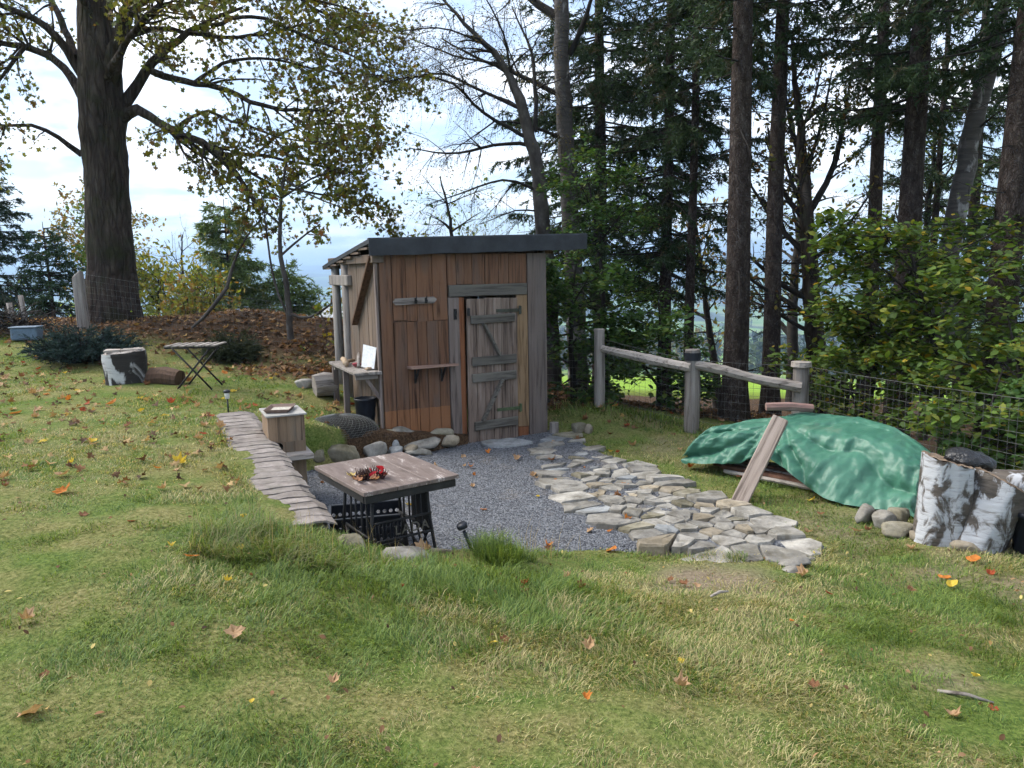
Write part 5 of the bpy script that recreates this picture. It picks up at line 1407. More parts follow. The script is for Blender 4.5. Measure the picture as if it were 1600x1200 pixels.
# ================================================================ TREES AND SHRUBS
def rot_about(v, ax, a):
    return v * math.cos(a) + np.cross(ax, v) * math.sin(a) + ax * (ax @ v) * (1 - math.cos(a))
def unit(v): return v / (np.linalg.norm(v) + 1e-9)
def wander_path(p, d, L_, n, wob, bend, r):
    """bend: vector added to the direction over the length (droop or lift)"""
    P = [np.array(p, float)]; d = unit(np.array(d, float)); st = L_ / n
    for i in range(n):
        d = unit(d + r.normal(0, wob, 3) + np.array(bend) / n)
        P.append(P[-1] + d * st)
    return np.array(P)
class Wood:
    def __init__(s): s.V = []; s.F = []; s.o = 0
    def tube(s, P, R, n, wob=0.0):
        V, F = tube_np(P, R, n, wob); s.V.append(V); s.F.append(F + s.o); s.o += len(V)
    def build(s, name, mat, parent, smooth=True):
        return link(name, big_mesh(name, np.concatenate(s.V), np.concatenate(s.F)), mat, parent, smooth)
def resample(P, R, step):
    P = np.asarray(P, float); seg = np.r_[0, np.cumsum(np.linalg.norm(np.diff(P, axis=0), axis=1))]
    n = max(3, int(seg[-1] / step) + 1); t = np.linspace(0, seg[-1], n)
    Q = np.column_stack([np.interp(t, seg, P[:, k]) for k in range(3)])
    # smooth corners
    for _ in range(2): Q[1:-1] = .25 * Q[:-2] + .5 * Q[1:-1] + .25 * Q[2:]
    return Q, np.interp(t, seg, R), seg[-1]
def sprout(P, R, L_, per_m, lens, ang, r, frm=.15, flatz=None, lift=0.0, n=4, wob=.16, bend=(0, 0, 0), taper=.5):
    """side shoots along a path"""
    res = []
    N = int(L_ * per_m * (1 - frm) + r.random())
    T = np.gradient(P, axis=0)
    for k in range(N):
        f = frm + (1 - frm) * r.random() ** .8
        i = min(int(f * (len(P) - 1)), len(P) - 2)
        t = unit(T[i])
        ax = unit(np.cross(t, r.normal(size=3)))
        d = rot_about(t, ax, r.uniform(*ang))
        if flatz is not None: d[2] = d[2] * flatz
        d[2] += lift
        l = r.uniform(*lens) * (1.15 - .55 * f)
        Q = wander_path(P[i], d, l, n, wob, bend, r)
        res.append((Q, np.linspace(min(R[i] * taper, .02 + l * .008), .0025, n + 1), l))
    return res
MAPLE = np.array([(0, -.34), (.17, -.30), (.14, -.14), (.5, -.10), (.33, .05), (.42, .30), (.17, .20), (0, .58), (-.17, .20), (-.42, .30), (-.33, .05), (-.5, -.10), (-.14, -.14), (-.17, -.30)])
OVAL = np.array([(0, -.5), (.26, -.18), (.26, .18), (0, .52), (-.26, .18), (-.26, -.18)])
RHOMB = np.array([(0, -.5), (.24, .0), (0, .5), (-.24, 0)])
def leaf_cloud(pos, size, shape, palette, r, flatness=.0, fold=.15, parent=None, name='crown', mat='leaf', jitter=.35):
    n = len(pos); k = len(shape)
    nrm = r.normal(size=(n, 3)); nrm[:, 2] = np.abs(nrm[:, 2]) + flatness; nrm /= np.linalg.norm(nrm, axis=1)[:, None]
    a = np.cross(nrm, r.normal(size=(n, 3))); a /= np.linalg.norm(a, axis=1)[:, None]
    b = np.cross(nrm, a)
    sz = size * r.uniform(.6, 1.25, n)
    P = np.zeros((n, k + 1, 3))
    x = shape[:, 0]; y = shape[:, 1]
    P[:, :k] = pos[:, None] + sz[:, None, None] * (x[None, :, None] * a[:, None] + y[None, :, None] * b[:, None] + (np.abs(x) * fold * 2 - fold * .4)[None, :, None] * nrm[:, None])
    P[:, k] = pos
    base = np.arange(n)[:, None, None] * (k + 1)
    tri = np.array([(i, (i + 1) % k, k) for i in range(k)])
    F = (tri[None] + base).reshape(-1, 3)
    pal = np.array([c for c, w in palette]); w = np.array([w for c, w in palette], float)
    c = pal[r.choice(len(pal), n, p=w / w.sum())] * r.uniform(1 - jitter, 1 + jitter, (n, 1))
    cols = np.repeat(c, k + 1, 0)
    return tag(link(name, big_mesh(name, P.reshape(-1, 3), F, cols), MT[mat], parent), kind='stuff')
def leafy_tree(name, label, limbs, trunk_mat, spec, palette, seed, twig_mat=None, group=None, cat='tree'):
    r = np.random.default_rng(seed)
    base = limbs[0][0]
    root = tag(empty(name, (0, 0, 0)), label, cat, group)
    tw = Wood(); br = Wood(); sites = []
    for li, l in enumerate(limbs):
        A = np.array(l, float); P, R, L_ = resample(A[:, :3], A[:, 3], .22)
        P[1:-1] += r.normal(0, .012, P[1:-1].shape) * min(1, L_ / 4)
        (tw if li == 0 else br).tube(P, R, 18 if li == 0 else 8, .05 if li == 0 else .04)
        frm = spec.get('trunk_from', .55) if li == 0 else spec.get('from', .2)
        for (Q, RQ, lq) in sprout(P, R, L_, spec['n1'] * (spec.get('trunk_k', .5) if li == 0 else 1), spec['l1'], spec.get('a1', (.5, 1.2)), r, frm, spec.get('flat'), spec.get('lift', 0), 5, spec.get('wob', .16), spec.get('bend', (0, 0, 0))):
            br.tube(Q, RQ, 4)
            for (Q2, R2_, l2) in sprout(Q, RQ, lq, spec['n2'], spec['l2'], spec.get('a2', (.4, 1.1)), r, .12, spec.get('flat'), spec.get('lift', 0) * .5, 3, .2, spec.get('bend2', spec.get('bend', (0, 0, 0)))) + [(Q[-3:], RQ[-3:], lq * .4)]:
                br.tube(Q2, R2_ * .7, 3)
                nl = r.poisson(spec['leaves'] * max(.3, l2 / np.mean(spec['l2'])))
                if nl:
                    f = r.random(nl) * (len(Q2) - 1); i = np.minimum(f.astype(int), len(Q2) - 2); f = (f - i)[:, None]
                    sites.append(Q2[i] * (1 - f) + Q2[i + 1] * f + r.normal(0, spec.get('spread', .05), (nl, 3)))
    tw.build('trunk', trunk_mat, root)
    if br.V: tag(br.build('branches', twig_mat or trunk_mat, root), kind='stuff')
    if sites:
        pos = np.concatenate(sites)
        leaf_cloud(pos, spec['size'], spec['shape'], palette, r, spec.get('flatness', 0), parent=root, jitter=spec.get('jit', .35))
    return root
def auto_limbs(x, y, h, r0, nl, r, spread=.55, start=.3, z0=None, lean=0.0, rise=(.5, 1.1), stems=1):
    z0 = gz(x, y) - .1 if z0 is None else z0
    out_ = []
    for s_ in range(stems):
        d = np.array([r.normal(0, .05) + lean, r.normal(0, .05), 1.0])
        if stems > 1: a = 6.283 * s_ / stems + r.uniform(-.4, .4); d[:2] += np.array([math.cos(a), math.sin(a)]) * r.uniform(.15, .5)
        P = wander_path((x + r.normal(0, .05) * (stems > 1), y, z0), d, h, 8, .06, (0, 0, .1), r)
        R = np.linspace(r0, r0 * .12, 9) * (1 if stems == 1 else .8)
        out_.append([(*p, q) for p, q in zip(P, R)])
        for k in range(nl):
            f = start + (1 - start) * (k + r.random()) / nl
            i = min(int(f * 8), 7); a = r.uniform(0, 6.283)
            ris = r.uniform(*rise)
            dd = np.array([math.cos(a), math.sin(a), ris])
            L_ = h * spread * (1.1 - .6 * f) * r.uniform(.7, 1.15)
            Q = wander_path(P[i], dd, L_, 5, .12, (0, 0, -.1), r)
            out_.append([(*p, q) for p, q in zip(Q, np.linspace(R[i] * .55, .006, 6))])
    return out_

# ---- the big maple
PAL_MAPLE = [((.09, .11, .02), 4), ((.13, .13, .022), 4), ((.12, .075, .025), 1.6), ((.20, .18, .025), 1.4), ((.08, .06, .025), 1.2)]
leafy_tree('maple_tree', 'massive old maple with dark mossy trunk on the bank at the left', TR['maple'], MT['maple_bark'],
  dict(n1=6.5, l1=(.6, 2.0), n2=6.5, l2=(.3, .75), leaves=9, size=.10, shape=MAPLE, spread=.085, trunk_from=.75, trunk_k=.5, bend=(0, 0, -.35), **{'from': .3}), PAL_MAPLE, 4, MT['maple_bark'])
leafy_tree('maple_sapling', 'slender maple sapling with yellow green leaves rising from the leafy bank', TR['sapling'], MT['birch_grey'],
  dict(n1=7, l1=(.25, .8), n2=8, l2=(.15, .35), leaves=4.5, size=.10, shape=MAPLE, spread=.06, trunk_from=.42, trunk_k=1.0, **{'from': .5}), [((.16, .17, .02), 3), ((.25, .20, .02), 2), ((.09, .12, .02), 3), ((.2, .08, .02), 1)], 5)
# ---- birches
PAL_BIRCH = [((.10, .085, .03), 3), ((.16, .11, .03), 2), ((.06, .06, .02), 2)]
BS = dict(n1=8, l1=(.4, 1.4), n2=13, l2=(.3, .95), leaves=5, size=.042, shape=RHOMB, spread=.04, trunk_from=.5, trunk_k=.6, bend=(0, 0, -.5), bend2=(0, 0, -1.4), wob=.14, **{'from': .25})
leafy_tree('birch_tree', 'bent grey birch with bare drooping twigs rising behind the shed roof', TR['birch_bent'], MT['birch_grey'], BS, PAL_BIRCH, 6, MT['twig_bark'])
leafy_tree('birch_tree', 'straight birch with black and white bark behind the right end of the shed', TR['birch_straight'], MT['birch_bark'], dict(BS, n1=2.6), PAL_BIRCH, 7, MT['twig_bark'])
leafy_tree('birch_tree', 'pale birch trunk leaning to the right behind the beech shrub', TR['leaning_birch'], MT['birch_bark'], dict(BS, n1=2.0), PAL_BIRCH, 8, MT['twig_bark'])
# ---- dark spreading tree behind the fence
leafy_tree('oak_tree', 'dark many branched broadleaf tree behind the right fence post', TR['oak'], MT['maple_bark'],
  dict(n1=7, l1=(.4, 1.1), n2=8, l2=(.2, .5), leaves=3.5, size=.085, shape=OVAL, spread=.05, trunk_from=.3, trunk_k=1, lift=.1, **{'from': .2}), [((.07, .08, .02), 3), ((.15, .11, .02), 2), ((.12, .06, .02), 1)], 9, MT['twig_bark'])
# ---- beech shrubs with layered sprays
PAL_BEECH = [((.055, .10, .018), 5), ((.085, .14, .022), 4), ((.15, .17, .025), 1.6), ((.26, .19, .02), .35)]
PAL_DARK = [((.042, .09, .022), 5), ((.06, .12, .028), 3), ((.11, .15, .03), 1.3)]
r_ = np.random.default_rng(21)
BE = dict(n1=6.5, l1=(.4, 1.0), n2=9, l2=(.2, .5), leaves=13, size=.10, shape=OVAL, spread=.05, trunk_from=.12, trunk_k=.8, flat=.25, flatness=1.3, a1=(.7, 1.3), a2=(.5, 1.1), bend=(0, 0, -.15), **{'from': .15})
def beech(x, y, h, lab, pal, seed, stems=1, nl=13, k=1.0, spread=.6, r0=.06, **ov):
    r = np.random.default_rng(seed)
    return leafy_tree('beech_shrub', lab, auto_limbs(x, y, h, r0, nl, r, spread, .12, rise=(.1, .7), stems=stems), MT['twig_bark'], dict(BE, **ov), pal, seed + 1, MT['twig_bark'], 'beech shrubs along the fence', 'shrub')
beech(5.15, 8.9, 3.2, 'large yellow green beech shrub crowding the netting at the right edge', PAL_BEECH, 31, nl=15, spread=.62)
beech(4.75, 10.1, 2.9, 'bright beech shrub spreading just right of the last fence post', PAL_BEECH, 33, nl=13, spread=.46)
beech(5.6, 8.0, 1.9, 'broad beech shrub behind the netting above the black bag', PAL_BEECH, 47, nl=11, spread=.6, r0=.05)
beech(6.4, 9.6, 3.5, 'tall beech shrub at the extreme right behind the netting', PAL_BEECH, 35, nl=12, spread=.5)
beech(4.75, 7.6, 1.35, 'low beech growth behind the birch stump and netting', PAL_DARK, 37, nl=9, spread=.6, r0=.035)
beech(1.55, 12.6, 4.3, 'tall dark green beech filling the gap between shed and spruces', PAL_DARK, 39, nl=17, spread=.36, size=.08)
beech(.95, 12.0, 2.6, 'dark beech shrub just behind the left fence post', PAL_DARK, 41, nl=11, spread=.5)
beech(2.25, 11.6, 1.8, 'low dark beech shrub behind the left fence rail', PAL_DARK, 43, nl=9, spread=.6)

# ---- spruces
def needle_cloud(starts, dirs, lens, per, nl, nw, palette, r, name, parent, hang=.35):
    """needles as slim triangles round each twig"""
    n = len(starts); k = per
    t = r.random((n, k)) ; p = starts[:, None] + dirs[:, None] * (lens[:, None] * t)[..., None]
    p[..., 2] -= (lens[:, None] * t) ** 2 * hang
    d = dirs[:, None] * .7 + r.normal(0, .55, (n, k, 3)); d /= np.linalg.norm(d, axis=2)[..., None]
    w = np.cross(d, r.normal(size=(n, k, 3))); w /= np.linalg.norm(w, axis=2)[..., None]
    L_ = nl * r.uniform(.6, 1.3, (n, k, 1))
    V = np.stack([p - w * nw / 2, p + w * nw / 2, p + d * L_], 2).reshape(-1, 3)
    F = np.arange(len(V)).reshape(-1, 3)
    pal = np.array([c for c, _ in palette]); pw = np.array([q for _, q in palette], float)
    c = pal[r.choice(len(pal), n, p=pw / pw.sum())][:, None] * r.uniform(.6, 1.45, (n, k, 1))
    return tag(link(name, big_mesh(name, V, F, np.repeat(c.reshape(-1, 3), 3, 0)), MT['needle'], parent), kind='stuff')
PAL_SPR = [((.028, .05, .02), 4), ((.042, .068, .026), 3), ((.065, .058, .03), 1)]
def spruce(x, y, rad0, h, low, lab, seed, blen=1.9, lean=0.0, dens=1.0, per=22, dead=True, z0=None, pal=PAL_SPR, group='spruces behind the fence', nl=.10, nw=.026, top_dens=.35, gap=.34, deadn=34, tipr=.35):
    r = np.random.default_rng(seed)
    z0 = gz(x, y) - .15 if z0 is None else z0
    root = tag(empty('spruce_tree', (0, 0, 0)), lab, 'tree', group)
    n = 26; zs = np.linspace(0, h, n)
    P = np.column_stack([x + lean * zs + .02 * np.sin(zs * .7 + seed), np.full(n, y) + .02 * np.cos(zs * .6), z0 + zs])
    R = rad0 * (1.0 - (1 - tipr * .2) * zs / h) * (1 + .35 * np.exp(-zs / .25))
    w = Wood(); w.tube(P, R, 16, .035); w.build('trunk', MT['spruce_bark'], root)
    br = Wood(); st = []; di = []; le = []
    z = low
    while z < h - .3:
        f = z / h; many = 6 if z < 9 else 4
        for k in range(many):
            if r.random() > (dens if z < 8.5 else top_dens): continue
            a = r.uniform(0, 6.283); L_ = blen * (1.08 - f) * r.uniform(.65, 1.2) + .25
            zz_ = z + r.uniform(-.2, .2)
            c0 = np.array([np.interp(zz_, zs, P[:, 0]), y, z0 + zz_])
            Q = wander_path(c0, (math.cos(a), math.sin(a), .12 - .5 * (1 - f)), L_, 6, .06, (0, 0, .25), r)
            br.tube(Q, np.linspace(.022, .004, 7), 4)
            m_ = int(L_ * 15)
            for q in range(m_):
                ff = .12 + .88 * r.random(); i = min(int(ff * 6), 5); g = ff * 6 - i
                p = Q[i] * (1 - g) + Q[i + 1] * g
                t = unit(Q[i + 1] - Q[i]); sd_ = unit(np.cross(t, (0, 0, 1))) * r.choice([-1, 1])
                d = unit(t * r.uniform(.2, .9) + sd_ * r.uniform(.3, 1) + np.array([0, 0, -r.uniform(.1, .9)]))
                st.append(p); di.append(d); le.append(r.uniform(.2, .5) * (1.1 - .5 * ff))
        z += gap if z < 8.5 else .75
    if dead:
        for k in range(deadn):
            zz_ = r.uniform(.8, max(low, 2) + 1.6); a = r.uniform(0, 6.283); L_ = r.uniform(.25, 1.3)
            c0 = np.array([np.interp(zz_, zs, P[:, 0]), y, z0 + zz_])
            Q = wander_path(c0, (math.cos(a), math.sin(a), r.uniform(-.5, .15)), L_, 4, .1, (0, 0, -.1), r)
            br.tube(Q, np.linspace(.011, .003, 5), 3)
            if L_ > .7:
                for q in range(3):
                    Q2 = wander_path(Q[r.integers(1, 4)], r.normal(0, 1, 3) * np.array([1, 1, .4]) + np.array([0, 0, -.3]), .3, 2, .1, (0, 0, 0), r); br.tube(Q2, [.005, .004, .002], 3)
    if br.V: tag(br.build('branches', MT['twig_bark'], root), kind='stuff')
    needle_cloud(np.array(st), np.array(di), np.array(le), per, nl, nw, pal, r, 'crown', root)
    return root
spruce(3.30, 11.25, .195, 17, 5.5, 'thick straight spruce right behind the middle fence post', 51, 1.7, dens=.8)
spruce(4.28, 12.55, .155, 17, 5.9, 'spruce trunk just right of the thick one behind the right fence rail', 52, 1.6, dens=.75)
spruce(3.02, 15.0, .135, 18, 3.2, 'dark spruce standing left of the thin bare trunk behind the beech', 53, 2.2, dens=1.0)
spruce(3.22, 13.8, .10, 15, 5.2, 'thinnest grey spruce trunk left of the thick straight one', 54, 1.4, dens=.7)
spruce(1.9, 16.6, .16, 18, 2.8, 'full dark spruce rising to the right of the straight birch', 55, 2.5, gap=.26)
spruce(6.62, 14.2, .155, 18, 6.2, 'spruce trunk left of the broad one above the beech shrub', 56, 1.8, lean=.004, dens=.8)
spruce(5.92, 11.6, .20, 18, 5.6, 'broad spruce trunk rising from the middle of the beech shrub', 57, 1.7, lean=.01, dens=.8)
spruce(9.2, 16.8, .10, 16, 2.4, 'thin mossy spruce between the broad trunk and the leaning birch', 58, 1.5, dens=.5)
spruce(6.15, 9.6, .20, 18, 5.3, 'broadest spruce trunk at the right edge of the picture', 59, 1.7, lean=.012, dens=.8)
spruce(10.1, 14.0, .2, 18, 1.6, 'dark low branched spruce filling the right edge behind the trunks', 60, 1.5, dens=.6)
spruce(11.6, 19.5, .18, 17, 1.2, 'low branched spruce in the background behind the leaning birch', 61, 1.7, dens=.6)
PAL_BLUE = [((.022, .045, .042), 3), ((.035, .065, .062), 3), ((.018, .03, .028), 2)]
# left background
spruce(-14.9, 21.5, .16, 7.6, .5, 'dark green spruce at the far left edge behind the twig pile', 62, 2.2, dead=False, group='trees beyond the bank', pal=[((.02, .04, .022), 3), ((.035, .055, .03), 3)], per=26, z0=-1.6, gap=.26)
spruce(-12.7, 21.0, .1, 4.3, .4, 'small green conifer left of the maple trunk', 63, 1.3, dead=False, group='trees beyond the bank', pal=[((.03, .06, .025), 3), ((.045, .085, .035), 3)], z0=-1.2, gap=.22, top_dens=1)
spruce(-8.1, 22.0, .12, 5.9, .5, 'feathery green conifer standing in the open right of the maple', 64, 1.75, dead=False, group='trees beyond the bank', pal=[((.12, .18, .06), 3), ((.15, .21, .07), 3), ((.2, .22, .07), 1)], per=20, z0=-2.2, nl=.15, nw=.032, gap=.2, top_dens=1)
spruce(-6.6, 22.6, .1, 4.2, .4, 'shorter bushy conifer right of the feathery green one', 65, 1.6, dead=False, group='trees beyond the bank', pal=[((.11, .165, .055), 3), ((.14, .2, .065), 3)], per=20, z0=-2.2, nl=.15, nw=.032, gap=.2)
# ---- prostrate blue spruce and juniper on the lawn
def cushion(name, lab, x, y, rx, ry, h, n, pal, seed, twig=(.15, .32)):
    r = np.random.default_rng(seed); z0 = gz(x, y)
    root = tag(empty(name, (x, y, z0)), lab, 'shrub')
    br = Wood(); st = []; di = []; le = []
    for k in range(n):
        a = r.uniform(0, 6.283); f = math.sqrt(r.random()); el = r.uniform(.1, .9) * (1.1 - f * .7)
        tip = np.array([rx * f * math.cos(a), ry * f * math.sin(a), h * (1 - .6 * f ** 1.6) * r.uniform(.45, 1.1)])
        Q = np.array([tip * t * np.array([1, 1, .55 + .45 * t]) for t in (0.0, .35, .7, 1.0)])
        br.tube(Q, np.linspace(.012, .004, 4), 3)
        for q in range(7):
            t = r.uniform(.45, 1); p = tip * t
            d = unit(np.array([math.cos(a), math.sin(a), .25]) + r.normal(0, .45, 3)); st.append(p); di.append(d); le.append(r.uniform(*twig))
    tag(br.build('branches', MT['twig_bark'], root), kind='stuff')
    needle_cloud(np.array(st), np.array(di), np.array(le), 30, .035, .012, pal, r, 'crown', root, hang=.2)
cushion('blue_spruce_bush', 'low spreading blue green spruce bush on the lawn left of the birch stump', -6.45, 11.3, .85, .6, .62, 230, PAL_BLUE, 71, (.08, .2))
cushion('juniper_bush', 'small dark juniper bush behind the folding table', -4.5, 12.1, .42, .35, .5, 110, [((.03, .04, .018), 3), ((.05, .06, .025), 2)], 72, (.12, .28))
# ---- other background trees
BG = dict(n1=4.5, l1=(.5, 1.2), n2=5.5, l2=(.3, .6), leaves=7, size=.15, shape=RHOMB, spread=.12, trunk_from=.3, trunk_k=1, **{'from': .25})
PAL_AUT = [((.20, .15, .035), 3), ((.25, .14, .04), 2), ((.12, .13, .03), 2), ((.16, .09, .04), 1)]
PAL_YG = [((.17, .20, .03), 3), ((.24, .22, .035), 3), ((.10, .14, .03), 2)]
PAL_G = [((.06, .11, .025), 3), ((.09, .14, .03), 2), ((.14, .16, .03), 1)]
def bgtree(lab, x, y, h, pal, seed, nl=12, spread=.45, z0=None, stems=1, cat='tree', name='autumn_tree', group='trees beyond the bank', start=.25, **ov):
    r = np.random.default_rng(seed)
    return leafy_tree(name, lab, auto_limbs(x, y, h, .02 * h + .02, nl, r, spread, start, z0=z0, stems=stems), MT['twig_bark'], dict(BG, **ov), pal, seed + 1, MT['twig_bark'], group, cat)
bgtree('golden brown autumn tree left of the maple trunk', -13.6, 23.5, 6.0, PAL_AUT, 81, 15, .45, -1.6)
bgtree('greener autumn tree close to the left side of the maple trunk', -11.6, 22.0, 4.6, PAL_G, 83, 12, .45, -1.4)
bgtree('yellow green bush directly right of the maple trunk beyond the bank', -9.9, 20.5, 3.1, PAL_YG, 85, 12, .5, -1.0, 2, 'bush', 'autumn_bush', 'bushes beyond the bank', .1)
bgtree('golden yellow bush in the middle of the row beyond the bank', -8.6, 19.6, 2.7, PAL_YG, 87, 11, .5, -.9, 2, 'bush', 'autumn_bush', 'bushes beyond the bank', .1)
bgtree('pale olive bush at the foot of the feathery conifer', -7.5, 18.6, 2.4, PAL_YG + PAL_AUT[:2], 89, 10, .5, -.9, 2, 'bush', 'autumn_bush', 'bushes beyond the bank', .1)
bgtree('bare twiggy shrub standing above the golden bushes', -9.3, 21.5, 4.0, PAL_AUT, 91, 12, .4, -1.2, 1, 'shrub', 'bare_shrub', 'bushes beyond the bank', .2, leaves=.15)
bgtree('pale green bush seen just left of the rear shed post', -4.9, 21.5, 2.9, [((.15, .2, .10), 3), ((.12, .17, .07), 2)], 93, 9, .3, -1.6, 1, 'bush', 'autumn_bush', 'bushes beyond the bank', .15)
bgtree('yellow green tree top showing over the shed roof', -1.2, 19.5, 5.6, PAL_YG + PAL_G[:1], 95, 13, .38, -1.6, 1, 'tree', 'autumn_tree', 'trees behind the shed', .35, leaves=1.8, n1=2.4)
bgtree('golden brown tree between the spruce trunks right of the shed', 5.2, 19.0, 5.6, PAL_AUT + PAL_G[:1], 97, 10, .34, None, 1, 'tree', 'autumn_tree', 'trees behind the fence', .55, leaves=3.5)
bgtree('golden leaved bush seen behind the last fence post', 6.3, 14.4, 2.2, [((.45, .34, .03), 3), ((.25, .24, .03), 2)], 99, 8, .4, None, 1, 'bush', 'autumn_bush', 'trees behind the fence', leaves=2.2)
bgtree('green tree between the leaning birch and the broad spruce trunks', 9.0, 17.6, 7.5, PAL_G + PAL_YG[:1], 101, 13, .36, None, 1, 'tree', 'broadleaf_tree', 'trees behind the fence', leaves=2.4, size=.11)
bgtree('tall green yellow tree at the right edge behind the spruces', 11.5, 15.8, 8.5, PAL_G, 103, 15, .4, None, 1, 'tree', 'broadleaf_tree', 'trees behind the fence', leaves=4)
bgtree('light leaved tree seen through the spruce trunks at upper right', 7.8, 21.0, 8.5, PAL_G + PAL_YG[:1], 105, 14, .36, None, 1, 'tree', 'broadleaf_tree', 'trees behind the fence', leaves=1.5, size=.11)
# ---- saplings at the far left
for k, (x, y, h_, lab) in enumerate(((-8.35, 12.9, 1.15, 'lime green sapling beside the grey stakes at the left'), (-9.3, 12.9, 1.2, 'lime green sapling at the very left edge'), (-7.9, 13.6, .55, 'low lime green seedling left of the grey post'), (-2.75, 12.6, .5, 'small bright green seedling on the bank left of the shed'), (-3.4, 12.55, .35, 'tiny green seedling at the foot of the maple sapling'), (-6.9, 13.9, .3, 'yellow green seedling before the maple trunk'))):
    r = np.random.default_rng(130 + k)
    leafy_tree('seedling', lab, auto_limbs(x, y, h_, .012, 5, r, .4, .35), MT['twig_bark'], dict(BG, n1=5, l1=(.12, .3), n2=7, l2=(.08, .16), leaves=1.6, size=.075, spread=.03, flatness=1), [((.20, .27, .03), 3), ((.12, .2, .03), 2)], 140 + k, None, 'seedlings at the lawn edge', 'seedling')

# ================================================================ GRASS AND FALLEN LEAVES
def in_any_block(x, y):
    """no grass under walls, shed, path, big things"""
    u = (x - SO[0]) * math.cos(SB) + (y - SO[1]) * math.sin(SB); v = -(x - SO[0]) * math.sin(SB) + (y - SO[1]) * math.cos(SB)
    b = (u > -.03) & (u < 2.25) & (v > -.03) & (v < 2.3)
    s = (x - WN[0]) * wd_[0] + (y - WN[1]) * wd_[1]; t = (x - WN[0]) * wp[0] + (y - WN[1]) * wp[1]
    b |= (s > -.02) & (s < WL + .05) & (np.abs(t) < .175)
    b |= np.hypot(x - 3.40, y - 5.62) < .27
    b |= np.hypot(x + 5.08, y - 9.85) < .24
    b |= yard_sd(x, y) < .03
    b |= (u > -.6) & (u < 1.05) & (v > -.75) & (v < .05)
    s = (x - PA0[0]) * ps[0] + (y - PA0[1]) * ps[1]; t = (x - PA0[0]) * pt_[0] + (y - PA0[1]) * pt_[1]
    b |= (s > .1) & (s < PLn) & (t > .15) & (t < 1.0)
    return b
def grass_len(x, y):
    """length of the blades in metres: mown lawn with longer patches"""
    L_ = .024 + .018 * fbm(x * 1.2, y * 1.2, 31) + .055 * np.clip(fbm(x * 5.5, y * 5.5, 32, 3) - .52, 0, 1) * 2.2
    lip = np.exp(-((y - 4.25 + .12 * x) / .42) ** 2) * (x > -1.9) * (x < 1.0) * np.clip((1.0 - x) / .5, 0, 1)
    lush = np.exp(-(((x + .05) / 1.05) ** 2 + ((y - 3.75) / .55) ** 2)) * .9
    nz = fbm(x * 2.2, y * 2.2, 33)
    L_ = L_ + lip * (.005 + .07 * nz) + lush * .07 * nz
    wall_side = np.exp(-(((x - WN[0]) * wp[0] + (y - WN[1]) * wp[1] + .26) / .12) ** 2) * (y > 4.4) * (y < 7.6)
    L_ = L_ + wall_side * .02
    L_ = L_ + .03 * np.clip(nz - .55, 0, 1) * 4 * (y > 4.5) * (x > 1)
    fen = np.exp(-((y - 10.3 + .55 * (x - 1.8)) / .5) ** 2) * (x > .6)
    L_ = L_ + fen * .12
    return L_
def blades(x, y, L_, W_, col, r, stiff=.5, lean=None):
    n = len(x); z = ground_z(x, y) - .006
    a = r.normal(0, 1.1, n) + 12.6 * fbm(x * 2.4, y * 2.4, 61, 2); q = np.abs(r.normal(.75, .35, n)) if lean is None else lean
    d = np.stack([np.cos(a) * np.sin(q), np.sin(a) * np.sin(q), np.cos(q)], -1)
    w = np.stack([-np.sin(a), np.cos(a), np.zeros(n)], -1)
    tw = r.uniform(-.9, .9, n); w = w * np.cos(tw)[:, None] + d * 0
    b = np.stack([x, y, z], -1)
    mid = b + d * (L_ * .55)[:, None]
    tip = mid + (d * stiff + np.stack([np.cos(a) * .9, np.sin(a) * .9, -.25 + 0 * a], -1) * (1 - stiff)) * (L_ * .5)[:, None]
    hw = (w * W_[:, None] / 2)
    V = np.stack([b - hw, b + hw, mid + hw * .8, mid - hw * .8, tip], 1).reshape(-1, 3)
    k = np.arange(n)[:, None] * 5
    F = np.concatenate([k + np.array([[0, 1, 2]]), k + np.array([[0, 2, 3]]), k + np.array([[3, 2, 4]])], 1).reshape(-1, 3)
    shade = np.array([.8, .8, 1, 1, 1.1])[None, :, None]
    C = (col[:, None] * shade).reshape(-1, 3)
    return V, F, C
def grass_col(x, y, r, dry):
    n = len(x)
    g1_ = np.array([.102, .168, .030]); g2_ = np.array([.197, .258, .060]); t1 = np.array([.41, .36, .175]); dk = np.array([.06, .12, .028])
    m1 = r.random(n)[:, None]
    c = g1_ * m1 + g2_ * (1 - m1)
    patch = np.clip((fbm(x * 1.1 + 5, y * 1.1, 41) - .47) * 5 + dry, 0, 1)
    isdry = (r.random(n) < patch * .64)[:, None]
    c = np.where(isdry, t1 * r.uniform(.6, 1.15, (n, 1)), c)
    isdk = (r.random(n) < .25)[:, None] & ~isdry
    c = np.where(isdk, dk, c)
    return c * r.uniform(.75, 1.25, (n, 1))
r = np.random.default_rng(77)
GV = []; GF = []; GC = []; go = 0
def add_blades(V, F, C):
    global go
    GV.append(V); GF.append(F + go); GC.append(C); go += len(V)
HALF = math.tan(math.atan(800 / 1186.) + .06)
